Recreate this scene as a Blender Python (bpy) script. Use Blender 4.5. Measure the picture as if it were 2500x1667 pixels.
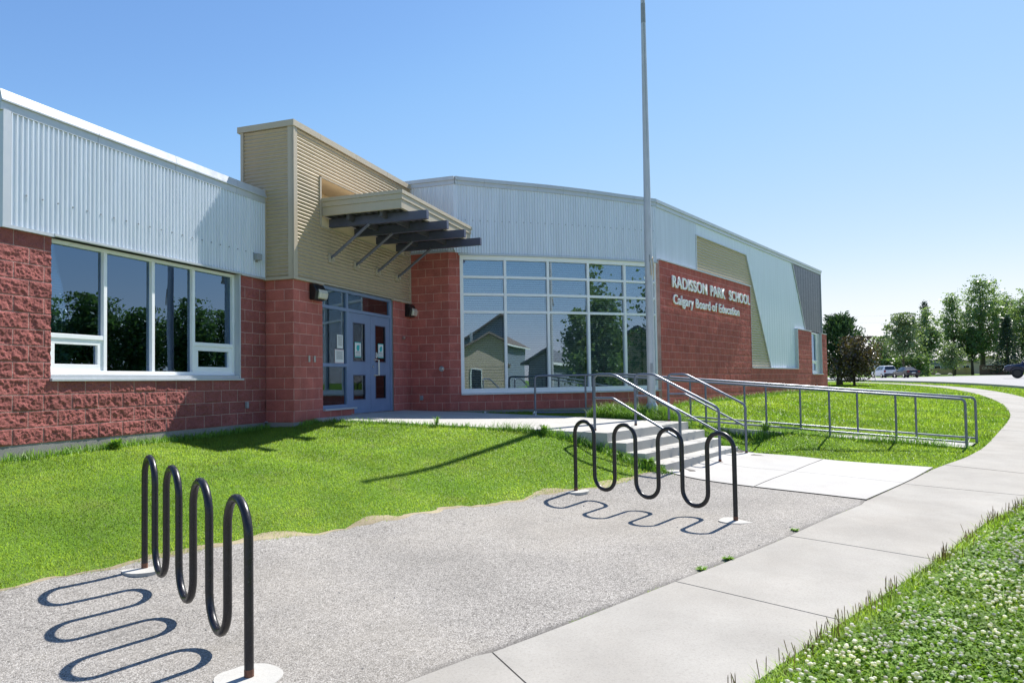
import bpy, bmesh, math, random
import numpy as np
from mathutils import Vector, Matrix
for _o in list(bpy.data.objects): bpy.data.objects.remove(_o)
SC = bpy.context.scene
COL = SC.collection
R = math.radians
rng = np.random.default_rng(7)
random.seed(7)

# ---- camera ---------------------------------------------------------------
cam_d = bpy.data.cameras.new('camera'); cam = bpy.data.objects.new('camera', cam_d); COL.objects.link(cam)
cam_d.sensor_fit = 'HORIZONTAL'; cam_d.sensor_width = 36.0
cam_d.lens = 1759.06 / 2500 * 36.0
cam_d.shift_x = 26.94 / 2500; cam_d.shift_y = 40.12 / 2500
cam_d.clip_start = .05; cam_d.clip_end = 6000
_yaw, _pit, _rol = R(18.9636), R(1.891), R(-.8765)
_fw = Vector((math.cos(_yaw) * math.cos(_pit), math.sin(_yaw) * math.cos(_pit), math.sin(_pit)))
_rt = Vector((math.sin(_yaw), -math.cos(_yaw), 0)); _up = _rt.cross(_fw)
_r2 = _rt * math.cos(_rol) + _up * math.sin(_rol); _u2 = _up * math.cos(_rol) - _rt * math.sin(_rol)
_m = Matrix(((_r2.x, _u2.x, -_fw.x, -10.9946), (_r2.y, _u2.y, -_fw.y, -8.3032), (_r2.z, _u2.z, -_fw.z, .6727), (0, 0, 0, 1)))
cam.matrix_world = _m
SC.camera = cam

# ---- sky, sun, exposure ---------------------------------------------------
SUN_AZ, SUN_EL = -20.0, 51.0            # azimuth from +X, counter-clockwise
world = bpy.data.worlds.new('World'); SC.world = world; world.use_nodes = True
_nt = world.node_tree; _nt.nodes.clear()
_sky = _nt.nodes.new('ShaderNodeTexSky'); _sky.sky_type = 'NISHITA'; _sky.sun_disc = False
_sky.sun_elevation = R(SUN_EL); _sky.sun_rotation = R(90 - SUN_AZ)
_sky.altitude = 1100; _sky.air_density = 1.0; _sky.dust_density = .3; _sky.ozone_density = 3.0
_bg = _nt.nodes.new('ShaderNodeBackground'); _bg.inputs['Strength'].default_value = .12
_out = _nt.nodes.new('ShaderNodeOutputWorld')
# soft shoulder on the bright horizon, as a camera records it
_k = .12 * 2 ** .55 / 2
_sc = _nt.nodes.new('ShaderNodeVectorMath'); _sc.operation = 'SCALE'; _sc.inputs['Scale'].default_value = _k
_cv = _nt.nodes.new('ShaderNodeRGBCurve'); _cv.mapping.use_clip = True
for _c, _pts in ((0, ((.127, .104), (.16, .143), (.30, .275), (.5, .425), (1, .49))), (1, ((.217, .205), (.27, .263), (.47, .368), (.7, .455), (1, .485))), (2, ((.41, .405), (.48, .447), (.7, .475), (1, .487)))):
    _cu = _cv.mapping.curves[_c]; _cu.points[1].location = _pts[-1]
    for _p in _pts[:-1]: _cu.points.new(*_p)
_cv.mapping.update()
_sc2 = _nt.nodes.new('ShaderNodeVectorMath'); _sc2.operation = 'SCALE'; _sc2.inputs['Scale'].default_value = 2 ** (.55 - .9) * 1.10 / _k
_nt.links.new(_sky.outputs[0], _sc.inputs[0]); _nt.links.new(_sc.outputs[0], _cv.inputs[1]); _nt.links.new(_cv.outputs[0], _sc2.inputs[0]); _nt.links.new(_sc2.outputs[0], _bg.inputs[0])
_nt.links.new(_bg.outputs[0], _out.inputs[0])
sun_d = bpy.data.lights.new('sun', 'SUN'); sun = bpy.data.objects.new('sun', sun_d); COL.objects.link(sun)
sun_d.energy = 4.4; sun_d.angle = R(.53); sun_d.color = (1, .955, .89)
_s = Vector((math.cos(R(SUN_EL)) * math.cos(R(SUN_AZ)), math.cos(R(SUN_EL)) * math.sin(R(SUN_AZ)), math.sin(R(SUN_EL))))
sun.rotation_euler = _s.to_track_quat('Z', 'Y').to_euler(); sun.location = (20, -20, 40)
SC.view_settings.view_transform = 'Standard'; SC.view_settings.look = 'None'
SC.view_settings.exposure = .9; SC.view_settings.gamma = 1; SC.view_settings.use_curve_mapping = False
SC.cycles.max_bounces = 6; SC.cycles.transparent_max_bounces = 10; SC.cycles.use_denoising = True

# ---- terrain height -------------------------------------------------------
CAMX, CAMY, CAMZ = -10.9946, -8.3032, 0.6727
_RT = np.array([(0, -1.0), (8, -.97), (14, -.86), (17.5, -.73), (21, -.6), (30, -.33), (45, -.08), (60, .08), (80, .2),
                (120, .38), (180, .68), (240, .92), (400, 1.2), (5000, 1.2)])
_CP = np.array([
    # asphalt plane
    *[(x, y, -.716 + .02 * x + .022 * y) for x, y in ((-7, -3), (-7.5, -5.6), (-5, -4), (-3, -5), (-1, -6), (-5, -7), (-2, -8.4),
      (1.1, -7.2), (0, -9), (2.6, -9.3), (4.1, -8.3), (-10, -5), (-12, -2), (-9, -2.2), (-6.4, -2.95), (-4.4, -3.9), (-2.2, -5.1), (-.4, -6.3))],
    *[(x, y, -.716 + .02 * x + .022 * y) for x, y in ((1, -8.05), (2, -7.6), (3, -8.8), (3, -10), (.5, -8.8), (1.6, -9.6), (1.5, -10.6), (0, -9.9), (-3, -9))], (4.6, -5.6, -.17), (4.6, -6.6, -.22), (2.5, -11.1, -.88), (-1.5, -10.8, -.98), (-4, -9.8, -1.01), (-7, -8.3, -1.03), (-4, -12, -1.04), (-8, -11, -1.06), (-1, -14, -1.02),
    (5.2, -12.3, -.77), (6.25, -12.75, -.75), (7.2, -13.4, -.72), (10.9, -14.6, -.62), (14.3, -15.7, -.53),
    # lawn in front of the left wing
    (-9, .0, -.2), (-6, 0, -.17), (-4.9, -.05, -.17), (-2.5, -.05, -.14), (-.1, -.15, -.1), (-.1, -.65, -.09), (.6, -.75, -.03),
    (.62, -2.5, -.07), (.75, -4.2, -.15), (.85, -5.2, -.24), (.85, -6.0, -.5), (.75, -6.6, -.68), (.8, -7.1, -.80), (-2.8, -3.7, -.60), (-4.7, -2.7, -.62), (-1.0, -4.5, -.5), (-6.2, -1.6, -.55), (-1.5, -2.2, -.36),
    # planting bed and lawn round the ramp
    (3, -1, -.1), (3, -4, -.25), (2.5, -6, -.3), (4.8, -1.6, -.1), (4.7, -2.6, -.1), (5.3, -3.6, -.12), (6.5, -5, -.13), (7.6, -6, -.1), (4.7, -6.1, -.2), (4.6, -7.2, -.42), (4.5, -8.2, -.74), (4.86, -6, -.24), (4.86, -7.5, -.37), (4.92, -9, -.49), (5.0, -11, -.66), (5.05, -11.8, -.73),
    (4.95, -10, -.58), (4.0, -10, -.82), (5.3, -5.2, -.2), (5.7, -7.5, -.38), (6.1, -10, -.58), (6.3, -11.8, -.70),
    (8.2, -6.4, -.08), (12, -7.7, -.03), (16, -9, .02), (20, -10.3, .06), (25, -11.9, .09), (27, -12, .08), (9, -9, -.27),
    (10, -11, -.40), (15, -12, -.22), (20, -14.3, -.2), (27, -9, .1),
    (-12, -14, -1.1), (-18, -6, -1.1), (-22, 2, -.8), (-14, 2, -.4), (5, -17, -.9), (8, 3, 0), (0, 4, -.1), (18, -3, 0)])
def _base(x, y):
    r = np.hypot(x - CAMX, y - CAMY)
    return np.interp(r, _RT[:, 0], _RT[:, 1]), r
def _U(d2): return d2 * np.log(d2 + 1e-9)
_tpsn = len(_CP); _tpsd = (_CP[:, None, 0] - _CP[None, :, 0]) ** 2 + (_CP[:, None, 1] - _CP[None, :, 1]) ** 2
_Pm = np.c_[np.ones(_tpsn), _CP[:, :2]]
_tpsA = np.zeros((_tpsn + 3, _tpsn + 3)); _tpsA[:_tpsn, :_tpsn] = _U(_tpsd) + np.eye(_tpsn) * .015; _tpsA[:_tpsn, _tpsn:] = _Pm; _tpsA[_tpsn:, :_tpsn] = _Pm.T
_tpsw = np.linalg.solve(_tpsA, np.r_[_CP[:, 2] - _base(_CP[:, 0], _CP[:, 1])[0], 0, 0, 0])
def T(x, y):
    """height of the ground at x, y (arrays or numbers)"""
    x = np.asarray(x, float); y = np.asarray(y, float); sh = np.broadcast(x, y).shape
    x = np.broadcast_to(x, sh).ravel(); y = np.broadcast_to(y, sh).ravel()
    zo, r = _base(x, y); res = np.zeros(len(x)); m = np.where(r < 44)[0]
    for k in range(0, len(m), 20000):
        i = m[k:k + 20000]
        d2 = (x[i, None] - _CP[None, :, 0]) ** 2 + (y[i, None] - _CP[None, :, 1]) ** 2
        res[i] = _U(d2) @ _tpsw[:_tpsn] + _tpsw[_tpsn] + _tpsw[_tpsn + 1] * x[i] + _tpsw[_tpsn + 2] * y[i]
    f = np.clip((44 - r) / 16, 0, 1); f = f * f * (3 - 2 * f)
    out = zo + np.clip(res, -.6, 1.2) * f
    return out.reshape(sh) if sh else float(out[0])

_T = T
_fx = np.arange(-18, 36.01, .2); _fy = np.arange(-46, 24.01, .2)
_fz = _T(*np.meshgrid(_fx, _fy, indexing='ij'))
def T(x, y):
    """bilinear look-up in the fine grid near by, the full function elsewhere"""
    x = np.asarray(x, float); y = np.asarray(y, float); sh = np.broadcast(x, y).shape
    x = np.broadcast_to(x, sh).ravel(); y = np.broadcast_to(y, sh).ravel()
    u = (x + 18) / .2; v = (y + 46) / .2; inn = (u >= 0) & (u < len(_fx) - 1) & (v >= 0) & (v < len(_fy) - 1)
    out = np.empty(len(x))
    if (~inn).any(): out[~inn] = _T(x[~inn], y[~inn])
    u = u[inn]; v = v[inn]; i = u.astype(int); j = v.astype(int); a = u - i; b = v - j
    out[inn] = (_fz[i, j] * (1 - a) + _fz[i + 1, j] * a) * (1 - b) + (_fz[i, j + 1] * (1 - a) + _fz[i + 1, j + 1] * a) * b
    return out.reshape(sh) if sh else float(out[0])

# ---- mesh helpers ---------------------------------------------------------
class MB:
    """collects boxes, prisms and tubes into one mesh"""
    def __init__(s): s.v = []; s.f = []; s.mi = []; s.cur = 0
    def add(s, vs, fs):
        o = len(s.v); s.v += [tuple(map(float, p)) for p in vs]
        for f in fs: s.f.append([i + o for i in f]); s.mi.append(s.cur)
        return s
    def box(s, x0, x1, y0, y1, z0, z1, fr=None):
        vs = [(x, y, z) for x in (x0, x1) for y in (y0, y1) for z in (z0, z1)]
        if fr: vs = [fr(*p) for p in vs]
        return s.add(vs, [(0, 1, 3, 2), (4, 6, 7, 5), (0, 4, 5, 1), (2, 3, 7, 6), (0, 2, 6, 4), (1, 5, 7, 3)])
    def prism(s, poly, off, d=None):
        """poly: 3-D points, off: extrusion vector"""
        n = len(poly); off = np.array(off, float)
        vs = [np.array(p, float) for p in poly] + [np.array(p, float) + off for p in poly]
        return s.add(vs, [list(range(n))[::-1], list(range(n, 2 * n))] + [(i, (i + 1) % n, n + (i + 1) % n, n + i) for i in range(n)])
    def tube(s, pts, r, n=10, cap=True):
        pts = [Vector(p) for p in pts]; m = len(pts)
        rs = r if hasattr(r, '__len__') else [r] * m
        ref = None; rings = []
        for i in range(m):
            a = pts[max(i - 1, 0)]; b = pts[min(i + 1, m - 1)]
            t = (b - a).normalized()
            if ref is None:
                ref = Vector((0, 0, 1)) if abs(t.z) < .9 else Vector((1, 0, 0))
            u = ref - t * ref.dot(t)
            if u.length < 1e-4: u = t.orthogonal()
            u.normalize(); ref = u; w = t.cross(u)
            rings.append([pts[i] + (u * math.cos(2 * math.pi * k / n) + w * math.sin(2 * math.pi * k / n)) * rs[i] for k in range(n)])
        vs = [p for rg in rings for p in rg]; fs = []
        for i in range(m - 1):
            for k in range(n):
                fs.append((i * n + k, i * n + (k + 1) % n, (i + 1) * n + (k + 1) % n, (i + 1) * n + k))
        if cap: fs += [list(range(n))[::-1], list(range((m - 1) * n, m * n))]
        return s.add(vs, fs)
    def cyl(s, c, r, z0, z1, n=24, r2=None):
        r2 = r if r2 is None else r2
        return s.tube([(c[0], c[1], z0), (c[0], c[1], z1)], [r, r2], n)
    def build(s, name, mats, parent=None, smooth=False, bevel=0, seg=2, angle=None):
        me = bpy.data.meshes.new(name); me.from_pydata(s.v, [], s.f); me.update()
        mats = mats if isinstance(mats, (list, tuple)) else [mats]
        for m in mats: me.materials.append(m)
        if len(mats) > 1: me.polygons.foreach_set('material_index', s.mi)
        bm = bmesh.new(); bm.from_mesh(me); bmesh.ops.recalc_face_normals(bm, faces=bm.faces); bm.to_mesh(me); bm.free()
        return link(name, me, parent, smooth, bevel, seg, angle)

def link(name, me, parent=None, smooth=False, bevel=0, seg=2, angle=None):
    o = bpy.data.objects.new(name, me); COL.objects.link(o)
    if parent is not None: o.parent = parent
    if smooth:
        me.polygons.foreach_set('use_smooth', [True] * len(me.polygons))
        if angle: me.set_sharp_from_angle(angle=R(angle))
    if bevel:
        b = o.modifiers.new('bevel', 'BEVEL'); b.width = bevel; b.segments = seg; b.limit_method = 'ANGLE'; b.angle_limit = R(35)
    return o

def npmesh(name, v, faces, mat, parent=None, uv=None, smooth=False, attr=None, angle=None):
    """faces: (n, k) int array; uv: per-vertex (n,2)"""
    v = np.ascontiguousarray(v, np.float32); faces = np.ascontiguousarray(faces, np.int32); n, k = faces.shape
    me = bpy.data.meshes.new(name)
    me.vertices.add(len(v)); me.vertices.foreach_set('co', v.ravel())
    me.loops.add(n * k); me.loops.foreach_set('vertex_index', faces.ravel())
    me.polygons.add(n); me.polygons.foreach_set('loop_start', np.arange(0, n * k, k, dtype=np.int32))
    me.update(calc_edges=True)
    if uv is not None:
        l = me.uv_layers.new(name='UVMap'); l.data.foreach_set('uv', np.ascontiguousarray(uv[faces.ravel()], np.float32).ravel())
    if attr is not None:
        a = me.attributes.new('tint', 'FLOAT', 'POINT'); a.data.foreach_set('value', np.ascontiguousarray(attr, np.float32))
    me.materials.append(mat)
    if not smooth: me.polygons.foreach_set('use_smooth', np.zeros(n, bool))
    return link(name, me, parent, smooth, angle=angle)

def grid_faces(nu, nv):
    i = np.arange(nu - 1)[:, None]; j = np.arange(nv - 1)[None, :]
    a = i * nv + j
    return np.stack([a, a + nv, a + nv + 1, a + 1], -1).reshape(-1, 4)

def tag(o, label=None, cat=None, group=None, kind=None):
    if label: o['label'] = label
    if cat: o['category'] = cat
    if group: o['group'] = group
    if kind: o['kind'] = kind
    return o
def empty(name, loc=(0, 0, 0), rz=0):
    o = bpy.data.objects.new(name, None); COL.objects.link(o); o.location = loc; o.rotation_euler = (0, 0, rz); return o
def dup(root, loc=None, rz=None):
    r = root.copy(); COL.objects.link(r)
    if loc is not None: r.location = loc
    if rz is not None: r.rotation_euler = (0, 0, rz)
    for ch in list(root.children):
        c = ch.copy(); COL.objects.link(c); c.parent = r
        for g in list(ch.children):
            d = g.copy(); COL.objects.link(d); d.parent = c
    return r

def hash2(i, j, seed):
    h = (i.astype(np.int64) * 374761393 + j.astype(np.int64) * 668265263 + seed * 1442695040888963) & 0x7fffffff
    h = ((h ^ (h >> 13)) * 1274126177) & 0x7fffffff
    return ((h ^ (h >> 16)) & 0xffff) / 65535.0
def vnoise(x, y, seed=0):
    i = np.floor(x); j = np.floor(y); fx = x - i; fy = y - j
    fx = fx * fx * (3 - 2 * fx); fy = fy * fy * (3 - 2 * fy)
    a = hash2(i, j, seed); b = hash2(i + 1, j, seed); c = hash2(i, j + 1, seed); d = hash2(i + 1, j + 1, seed)
    return (a * (1 - fx) + b * fx) * (1 - fy) + (c * (1 - fx) + d * fx) * fy
def fbm(x, y, seed=0, oct=4):
    s = 0; a = .5; f = 1
    for k in range(oct): s = s + a * vnoise(x * f, y * f, seed + k); a *= .5; f *= 2.03
    return s
def inpoly(x, y, poly):
    q = np.array(poly); full = np.zeros(len(x), bool)
    idx = np.where((x > q[:, 0].min()) & (x < q[:, 0].max()) & (y > q[:, 1].min()) & (y < q[:, 1].max()))[0]
    x, y = x[idx], y[idx]
    full[idx] = _inpoly(x, y, poly); return full
def _inpoly(x, y, poly):
    r = np.zeros(len(x), bool); n = len(poly)
    for i in range(n):
        x1, y1 = poly[i]; x2, y2 = poly[(i + 1) % n]
        if y1 == y2: continue
        r ^= ((y1 > y) != (y2 > y)) & (x < (x2 - x1) * (y - y1) / (y2 - y1) + x1)
    return r
def polydist(x, y, pl):
    d = np.full(len(x), 1e9)
    for (x1, y1), (x2, y2) in zip(pl[:-1], pl[1:]):
        dx, dy = x2 - x1, y2 - y1; L = dx * dx + dy * dy
        t = np.clip(((x - x1) * dx + (y - y1) * dy) / L, 0, 1)
        d = np.minimum(d, np.hypot(x - x1 - t * dx, y - y1 - t * dy))
    return d
def resample(pl, step=None, n=None):
    pl = np.array(pl, float); s = np.r_[0, np.cumsum(np.hypot(*np.diff(pl, axis=0).T))]
    n = n or max(2, int(math.ceil(s[-1] / step)) + 1)
    t = np.linspace(0, s[-1], n)
    return np.c_[np.interp(t, s, pl[:, 0]), np.interp(t, s, pl[:, 1])]
def smoothline(pl, n=4):
    """Catmull-Rom through the points"""
    p = np.array(pl, float); p = np.vstack([2 * p[0] - p[1], p, 2 * p[-1] - p[-2]]); out = []
    for i in range(1, len(p) - 2):
        for t in np.arange(0, 1, 1 / n):
            out.append(.5 * ((2 * p[i]) + (p[i + 1] - p[i - 1]) * t + (2 * p[i - 1] - 5 * p[i] + 4 * p[i + 1] - p[i + 2]) * t * t + (3 * p[i] - p[i - 1] - 3 * p[i + 1] + p[i + 2]) * t ** 3))
    out.append(p[-2]); return np.array(out)

# ---- materials ------------------------------------------------------------
def newmat(name):
    m = bpy.data.materials.new(name); m.use_nodes = True; nt = m.node_tree; b = nt.nodes['Principled BSDF']; return m, nt, b
def N(nt, t, **kw):
    n = nt.nodes.new(t)
    for k, v in kw.items():
        if k in n.inputs: n.inputs[k].default_value = v
        else: setattr(n, k, v)
    return n
def rampn(nt, fac, stops):
    r = nt.nodes.new('ShaderNodeValToRGB'); e = r.color_ramp.elements
    while len(e) < len(stops): e.new(.5)
    for i, (p, c) in enumerate(stops):
        e[i].position = p; e[i].color = (c[0], c[1], c[2], 1) if hasattr(c, '__len__') else (c, c, c, 1)
    nt.links.new(fac, r.inputs[0]); return r.outputs[0]
def noise(nt, scale, detail=4, rough=.55, vec=None, coord='Object'):
    n = N(nt, 'ShaderNodeTexNoise', Scale=scale, Detail=detail, Roughness=rough)
    if vec is None:
        tc = nt.nodes.new('ShaderNodeTexCoord'); vec = tc.outputs[coord]
    nt.links.new(vec, n.inputs['Vector']); return n.outputs['Fac']
def mixc(nt, fac, a, b, mode='MIX'):
    m = nt.nodes.new('ShaderNodeMix'); m.data_type = 'RGBA'; m.blend_type = mode
    for sock, v in ((m.inputs[0], fac), (m.inputs[6], a), (m.inputs[7], b)):
        if hasattr(v, 'links') or hasattr(v, 'is_linked'): nt.links.new(v, sock)
        elif hasattr(v, '__len__'): sock.default_value = (*v[:3], 1)
        else: sock.default_value = v
    return m.outputs[2]
def bump(nt, b, h, strength=.3, dist=.01):
    n = N(nt, 'ShaderNodeBump', Strength=strength, Distance=dist); nt.links.new(h, n.inputs['Height']); nt.links.new(n.outputs[0], b.inputs['Normal'])
def paint(name, col, rough=.5, metal=0, var=.12, scale=6, bmp=0, bscale=200, spec=.5):
    m, nt, b = newmat(name)
    f = noise(nt, scale, 5, .6)
    c = rampn(nt, f, [(.3, [x * (1 - var) for x in col]), (.7, [min(1, x * (1 + var)) for x in col])])
    nt.links.new(c, b.inputs['Base Color']); b.inputs['Roughness'].default_value = rough; b.inputs['Metallic'].default_value = metal
    b.inputs['Specular IOR Level'].default_value = spec
    if bmp: bump(nt, b, noise(nt, bscale, 3), bmp, .004)
    return m

def block_mat(name, c1, c2, mortar, bmp=.5, wear=0):
    m, nt, b = newmat(name)
    uv = nt.nodes.new('ShaderNodeUVMap'); uv.uv_map = 'UVMap'
    br = N(nt, 'ShaderNodeTexBrick', Scale=1.0); br.inputs['Brick Width'].default_value = .4; br.inputs['Row Height'].default_value = .2
    br.inputs['Mortar Size'].default_value = .0045; br.inputs['Mortar Smooth'].default_value = .2; br.inputs['Bias'].default_value = 0
    br.inputs['Color1'].default_value = (*c1, 1); br.inputs['Color2'].default_value = (*c2, 1); br.inputs['Mortar'].default_value = (*mortar, 1)
    br.offset = .5; br.offset_frequency = 2
    nt.links.new(uv.outputs[0], br.inputs['Vector'])
    n1 = noise(nt, 3.0, 5, .6); n2 = noise(nt, 90, 4, .7)
    c = mixc(nt, 1.0, br.outputs[0], rampn(nt, n1, [(.3, .82), (.7, 1.18)]), 'MULTIPLY')
    c = mixc(nt, 1.0, c, rampn(nt, n2, [(.3, .7), (.5, 1.0), (.72, 1.35)]), 'MULTIPLY')
    if wear:
        n3 = noise(nt, 9, 6, .75)
        c = mixc(nt, rampn(nt, n3, [(.58, 0), (.66, wear)]), c, (.52, .36, .33))
    nt.links.new(c, b.inputs['Base Color']); b.inputs['Roughness'].default_value = .85; b.inputs['Specular IOR Level'].default_value = .25
    h = N(nt, 'ShaderNodeMath', operation='MULTIPLY'); nt.links.new(noise(nt, 70, 5, .7), h.inputs[0]); h.inputs[1].default_value = 1
    bump(nt, b, h.outputs[0], bmp, .012)
    return m

def metal_mat(name, col, rough=.38, metal=.55, streak=.06):
    m, nt, b = newmat(name)
    tc = nt.nodes.new('ShaderNodeTexCoord'); mp = N(nt, 'ShaderNodeMapping'); mp.inputs['Scale'].default_value = (3, 3, .25)
    nt.links.new(tc.outputs['Object'], mp.inputs[0])
    n1 = noise(nt, 2.5, 5, .6, mp.outputs[0])
    c = rampn(nt, n1, [(.3, [x * (1 - streak) for x in col]), (.7, [min(1, x * (1 + streak)) for x in col])])
    nt.links.new(c, b.inputs['Base Color']); b.inputs['Metallic'].default_value = metal
    r = rampn(nt, noise(nt, 12, 4), [(.3, rough - .06), (.7, rough + .08)]); nt.links.new(r, b.inputs['Roughness'])
    return m

def glass_mat(name, tint=(.5, .56, .55), base=.22, gcol=(.93, .96, 1)):
    m, nt, b = newmat(name); nt.nodes.remove(b); out = nt.nodes['Material Output']
    fr = N(nt, 'ShaderNodeFresnel', IOR=1.55)
    mr = N(nt, 'ShaderNodeMapRange'); mr.inputs[3].default_value = base; mr.inputs[4].default_value = 1.0
    nt.links.new(fr.outputs[0], mr.inputs[0])
    g = N(nt, 'ShaderNodeBsdfGlossy', Roughness=.0); g.inputs[0].default_value = (*gcol, 1)
    n = N(nt, 'ShaderNodeBump', Strength=.05, Distance=.02); nt.links.new(noise(nt, 1.3, 1), n.inputs['Height']); nt.links.new(n.outputs[0], g.inputs['Normal'])
    t = nt.nodes.new('ShaderNodeBsdfTransparent'); t.inputs[0].default_value = (*tint, 1)
    mx = nt.nodes.new('ShaderNodeMixShader'); nt.links.new(mr.outputs[0], mx.inputs[0]); nt.links.new(t.outputs[0], mx.inputs[1]); nt.links.new(g.outputs[0], mx.inputs[2])
    nt.links.new(mx.outputs[0], out.inputs[0]); return m

def leaf_mat(name, c1, c2, trans=.3, rough=.5, scale=1.5, spec=.4, up=0):
    m, nt, b = newmat(name); out = nt.nodes['Material Output']
    at = nt.nodes.new('ShaderNodeAttribute'); at.attribute_name = 'tint'
    c = rampn(nt, at.outputs['Fac'], [(0, c1), (1, c2)])
    n1 = noise(nt, scale, 3); c = mixc(nt, 1.0, c, rampn(nt, n1, [(.3, .75), (.7, 1.25)]), 'MULTIPLY')
    nt.links.new(c, b.inputs['Base Color']); b.inputs['Roughness'].default_value = rough; b.inputs['Specular IOR Level'].default_value = spec
    if up:
        ge = nt.nodes.new('ShaderNodeNewGeometry'); mv = nt.nodes.new('ShaderNodeMix'); mv.data_type = 'VECTOR'; mv.inputs[0].default_value = up
        nt.links.new(ge.outputs['Normal'], mv.inputs[4]); mv.inputs[5].default_value = (0, 0, 1)
        nm = N(nt, 'ShaderNodeVectorMath', operation='NORMALIZE'); nt.links.new(mv.outputs[1], nm.inputs[0]); nt.links.new(nm.outputs[0], b.inputs['Normal'])
    tr = nt.nodes.new('ShaderNodeBsdfTranslucent'); nt.links.new(mixc(nt, 1.0, c, (1.5, 1.5, .7), 'MULTIPLY'), tr.inputs[0])
    mx = nt.nodes.new('ShaderNodeMixShader'); mx.inputs[0].default_value = trans
    nt.links.new(b.outputs[0], mx.inputs[1]); nt.links.new(tr.outputs[0], mx.inputs[2]); nt.links.new(mx.outputs[0], out.inputs[0])
    return m

def concrete_mat(name, col, var=.1, bmp=.25, stain=.5):
    m, nt, b = newmat(name)
    f = noise(nt, 1.1, 6, .62); g = noise(nt, 60, 4, .7); s = noise(nt, 260, 2, .6)
    c = rampn(nt, f, [(.32, [x * (1 - var) for x in col]), (.68, [min(1, x * (1 + var)) for x in col])])
    c = mixc(nt, stain, c, rampn(nt, g, [(.25, .72), (.5, 1), (.8, 1.06)]), 'MULTIPLY')
    c = mixc(nt, 1.0, c, rampn(nt, s, [(.3, .9), (.7, 1.08)]), 'MULTIPLY')
    sp = noise(nt, 19, 5, .75); c = mixc(nt, rampn(nt, sp, [(.66, 0), (.74, .38 * min(1, stain * 1.4))]), c, [x * .5 for x in col])
    ws = noise(nt, .45, 5, .7); c = mixc(nt, 1.0, c, rampn(nt, ws, [(.35, (.93, .915, .89)), (.6, (1.02, 1.02, 1.01))]), 'MULTIPLY')
    nt.links.new(c, b.inputs['Base Color']); b.inputs['Roughness'].default_value = .88; b.inputs['Specular IOR Level'].default_value = .25
    bump(nt, b, s, bmp, .003); return m

def asphalt_mat(name, lo, mid, hi, sc=120):
    m, nt, b = newmat(name)
    tc = nt.nodes.new('ShaderNodeTexCoord'); vo = N(nt, 'ShaderNodeTexVoronoi', Scale=sc); nt.links.new(tc.outputs['Object'], vo.inputs['Vector'])
    vsep = nt.nodes.new('ShaderNodeSeparateColor'); nt.links.new(vo.outputs['Color'], vsep.inputs[0])
    c = rampn(nt, vsep.outputs[0], [(0, lo), (.35, mid), (.75, mid), (1, hi)])
    c = mixc(nt, 1.0, c, rampn(nt, vo.outputs['Distance'], [(.25, 1.05), (.75, .55)]), 'MULTIPLY')
    c = mixc(nt, 1.0, c, rampn(nt, noise(nt, .9, 6, .65), [(.3, .84), (.7, 1.12)]), 'MULTIPLY')
    c = mixc(nt, 1.0, c, rampn(nt, noise(nt, 22, 4, .7), [(.25, .72), (.5, 1), (.75, 1.12)]), 'MULTIPLY')
    c = mixc(nt, rampn(nt, noise(nt, 40, 3, .7), [(.70, 0), (.76, .7)]), c, (.09, .085, .08))
    c = mixc(nt, rampn(nt, noise(nt, .38, 6, .7), [(.48, 0), (.68, .30)]), c, (.38, .345, .29))
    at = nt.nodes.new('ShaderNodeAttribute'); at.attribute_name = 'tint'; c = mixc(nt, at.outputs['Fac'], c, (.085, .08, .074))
    c = mixc(nt, rampn(nt, noise(nt, 2.3, 7, .8), [(.60, 0), (.72, .45)]), c, (.20, .19, .18))
    nt.links.new(c, b.inputs['Base Color']); b.inputs['Roughness'].default_value = .9; b.inputs['Specular IOR Level'].default_value = .3
    bump(nt, b, vo.outputs['Distance'], .55, -.006); return m

M = {}
M['split'] = block_mat('split_face_block', (.345, .112, .100), (.27, .088, .080), (.52, .36, .32), .9, .12)
M['block'] = block_mat('red_block', (.47, .140, .114), (.39, .117, .098), (.60, .37, .32), .45, .12)
M['signblock'] = block_mat('weathered_red_block', (.50, .122, .096), (.43, .104, .086), (.66, .36, .32), .4, .22)
M['silver'] = metal_mat('silver_siding', (.70, .745, .80), .36, .2)
M['white_metal'] = metal_mat('white_flat_panel', (.76, .81, .89), .5, .08, .04)
M['trim'] = metal_mat('pale_metal_trim', (.53, .555, .585), .38, .25, .04)
M['dark_metal'] = metal_mat('dark_grey_siding', (.088, .097, .132), .4, .2)
M['tan'] = metal_mat('tan_siding', (.47, .385, .27), .42, .1, .04)
M['tan_trim'] = metal_mat('tan_trim', (.48, .41, .31), .42, .1, .03)
M['soffit'] = paint('tan_flat_panel', (.74, .60, .40), .6, 0, .04, 3)
M['beam'] = paint('slate_painted_steel', (.075, .082, .135), .42, 0, .1, 5)
M['brace'] = paint('slate_grey_tube', (.13, .13, .175), .42, 0, .1, 5)
M['deck'] = paint('dark_steel_deck', (.07, .07, .08), .6)
M['alu'] = paint('white_window_frame', (.88, .89, .90), .4, 0, .03, 4)
M['door_blue'] = paint('blue_grey_door_paint', (.19, .25, .385), .42, 0, .08, 3)
M['glass'] = glass_mat('tinted_window_glass', (.46, .54, .53), .21, (.50, .72, 1))
M['glass2'] = glass_mat('clear_window_glass', (.72, .76, .76), .21, (.74, .89, 1))
M['glass_door'] = glass_mat('door_glass', (.55, .56, .54), .10)
M['blind'] = paint('grey_blind_slat', (.80, .83, .83), .6, 0, .05)
M['blind_dark'] = paint('dark_blind_slat', (.52, .58, .54), .6, 0, .05)
M['room'] = paint('dim_interior', (.25, .22, .19), .9)
M['room_red'] = paint('interior_red_block', (.22, .08, .06), .9)
M['rail'] = paint('blue_grey_rail_paint', (.15, .172, .225), .32, .35, .12, 9)
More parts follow.
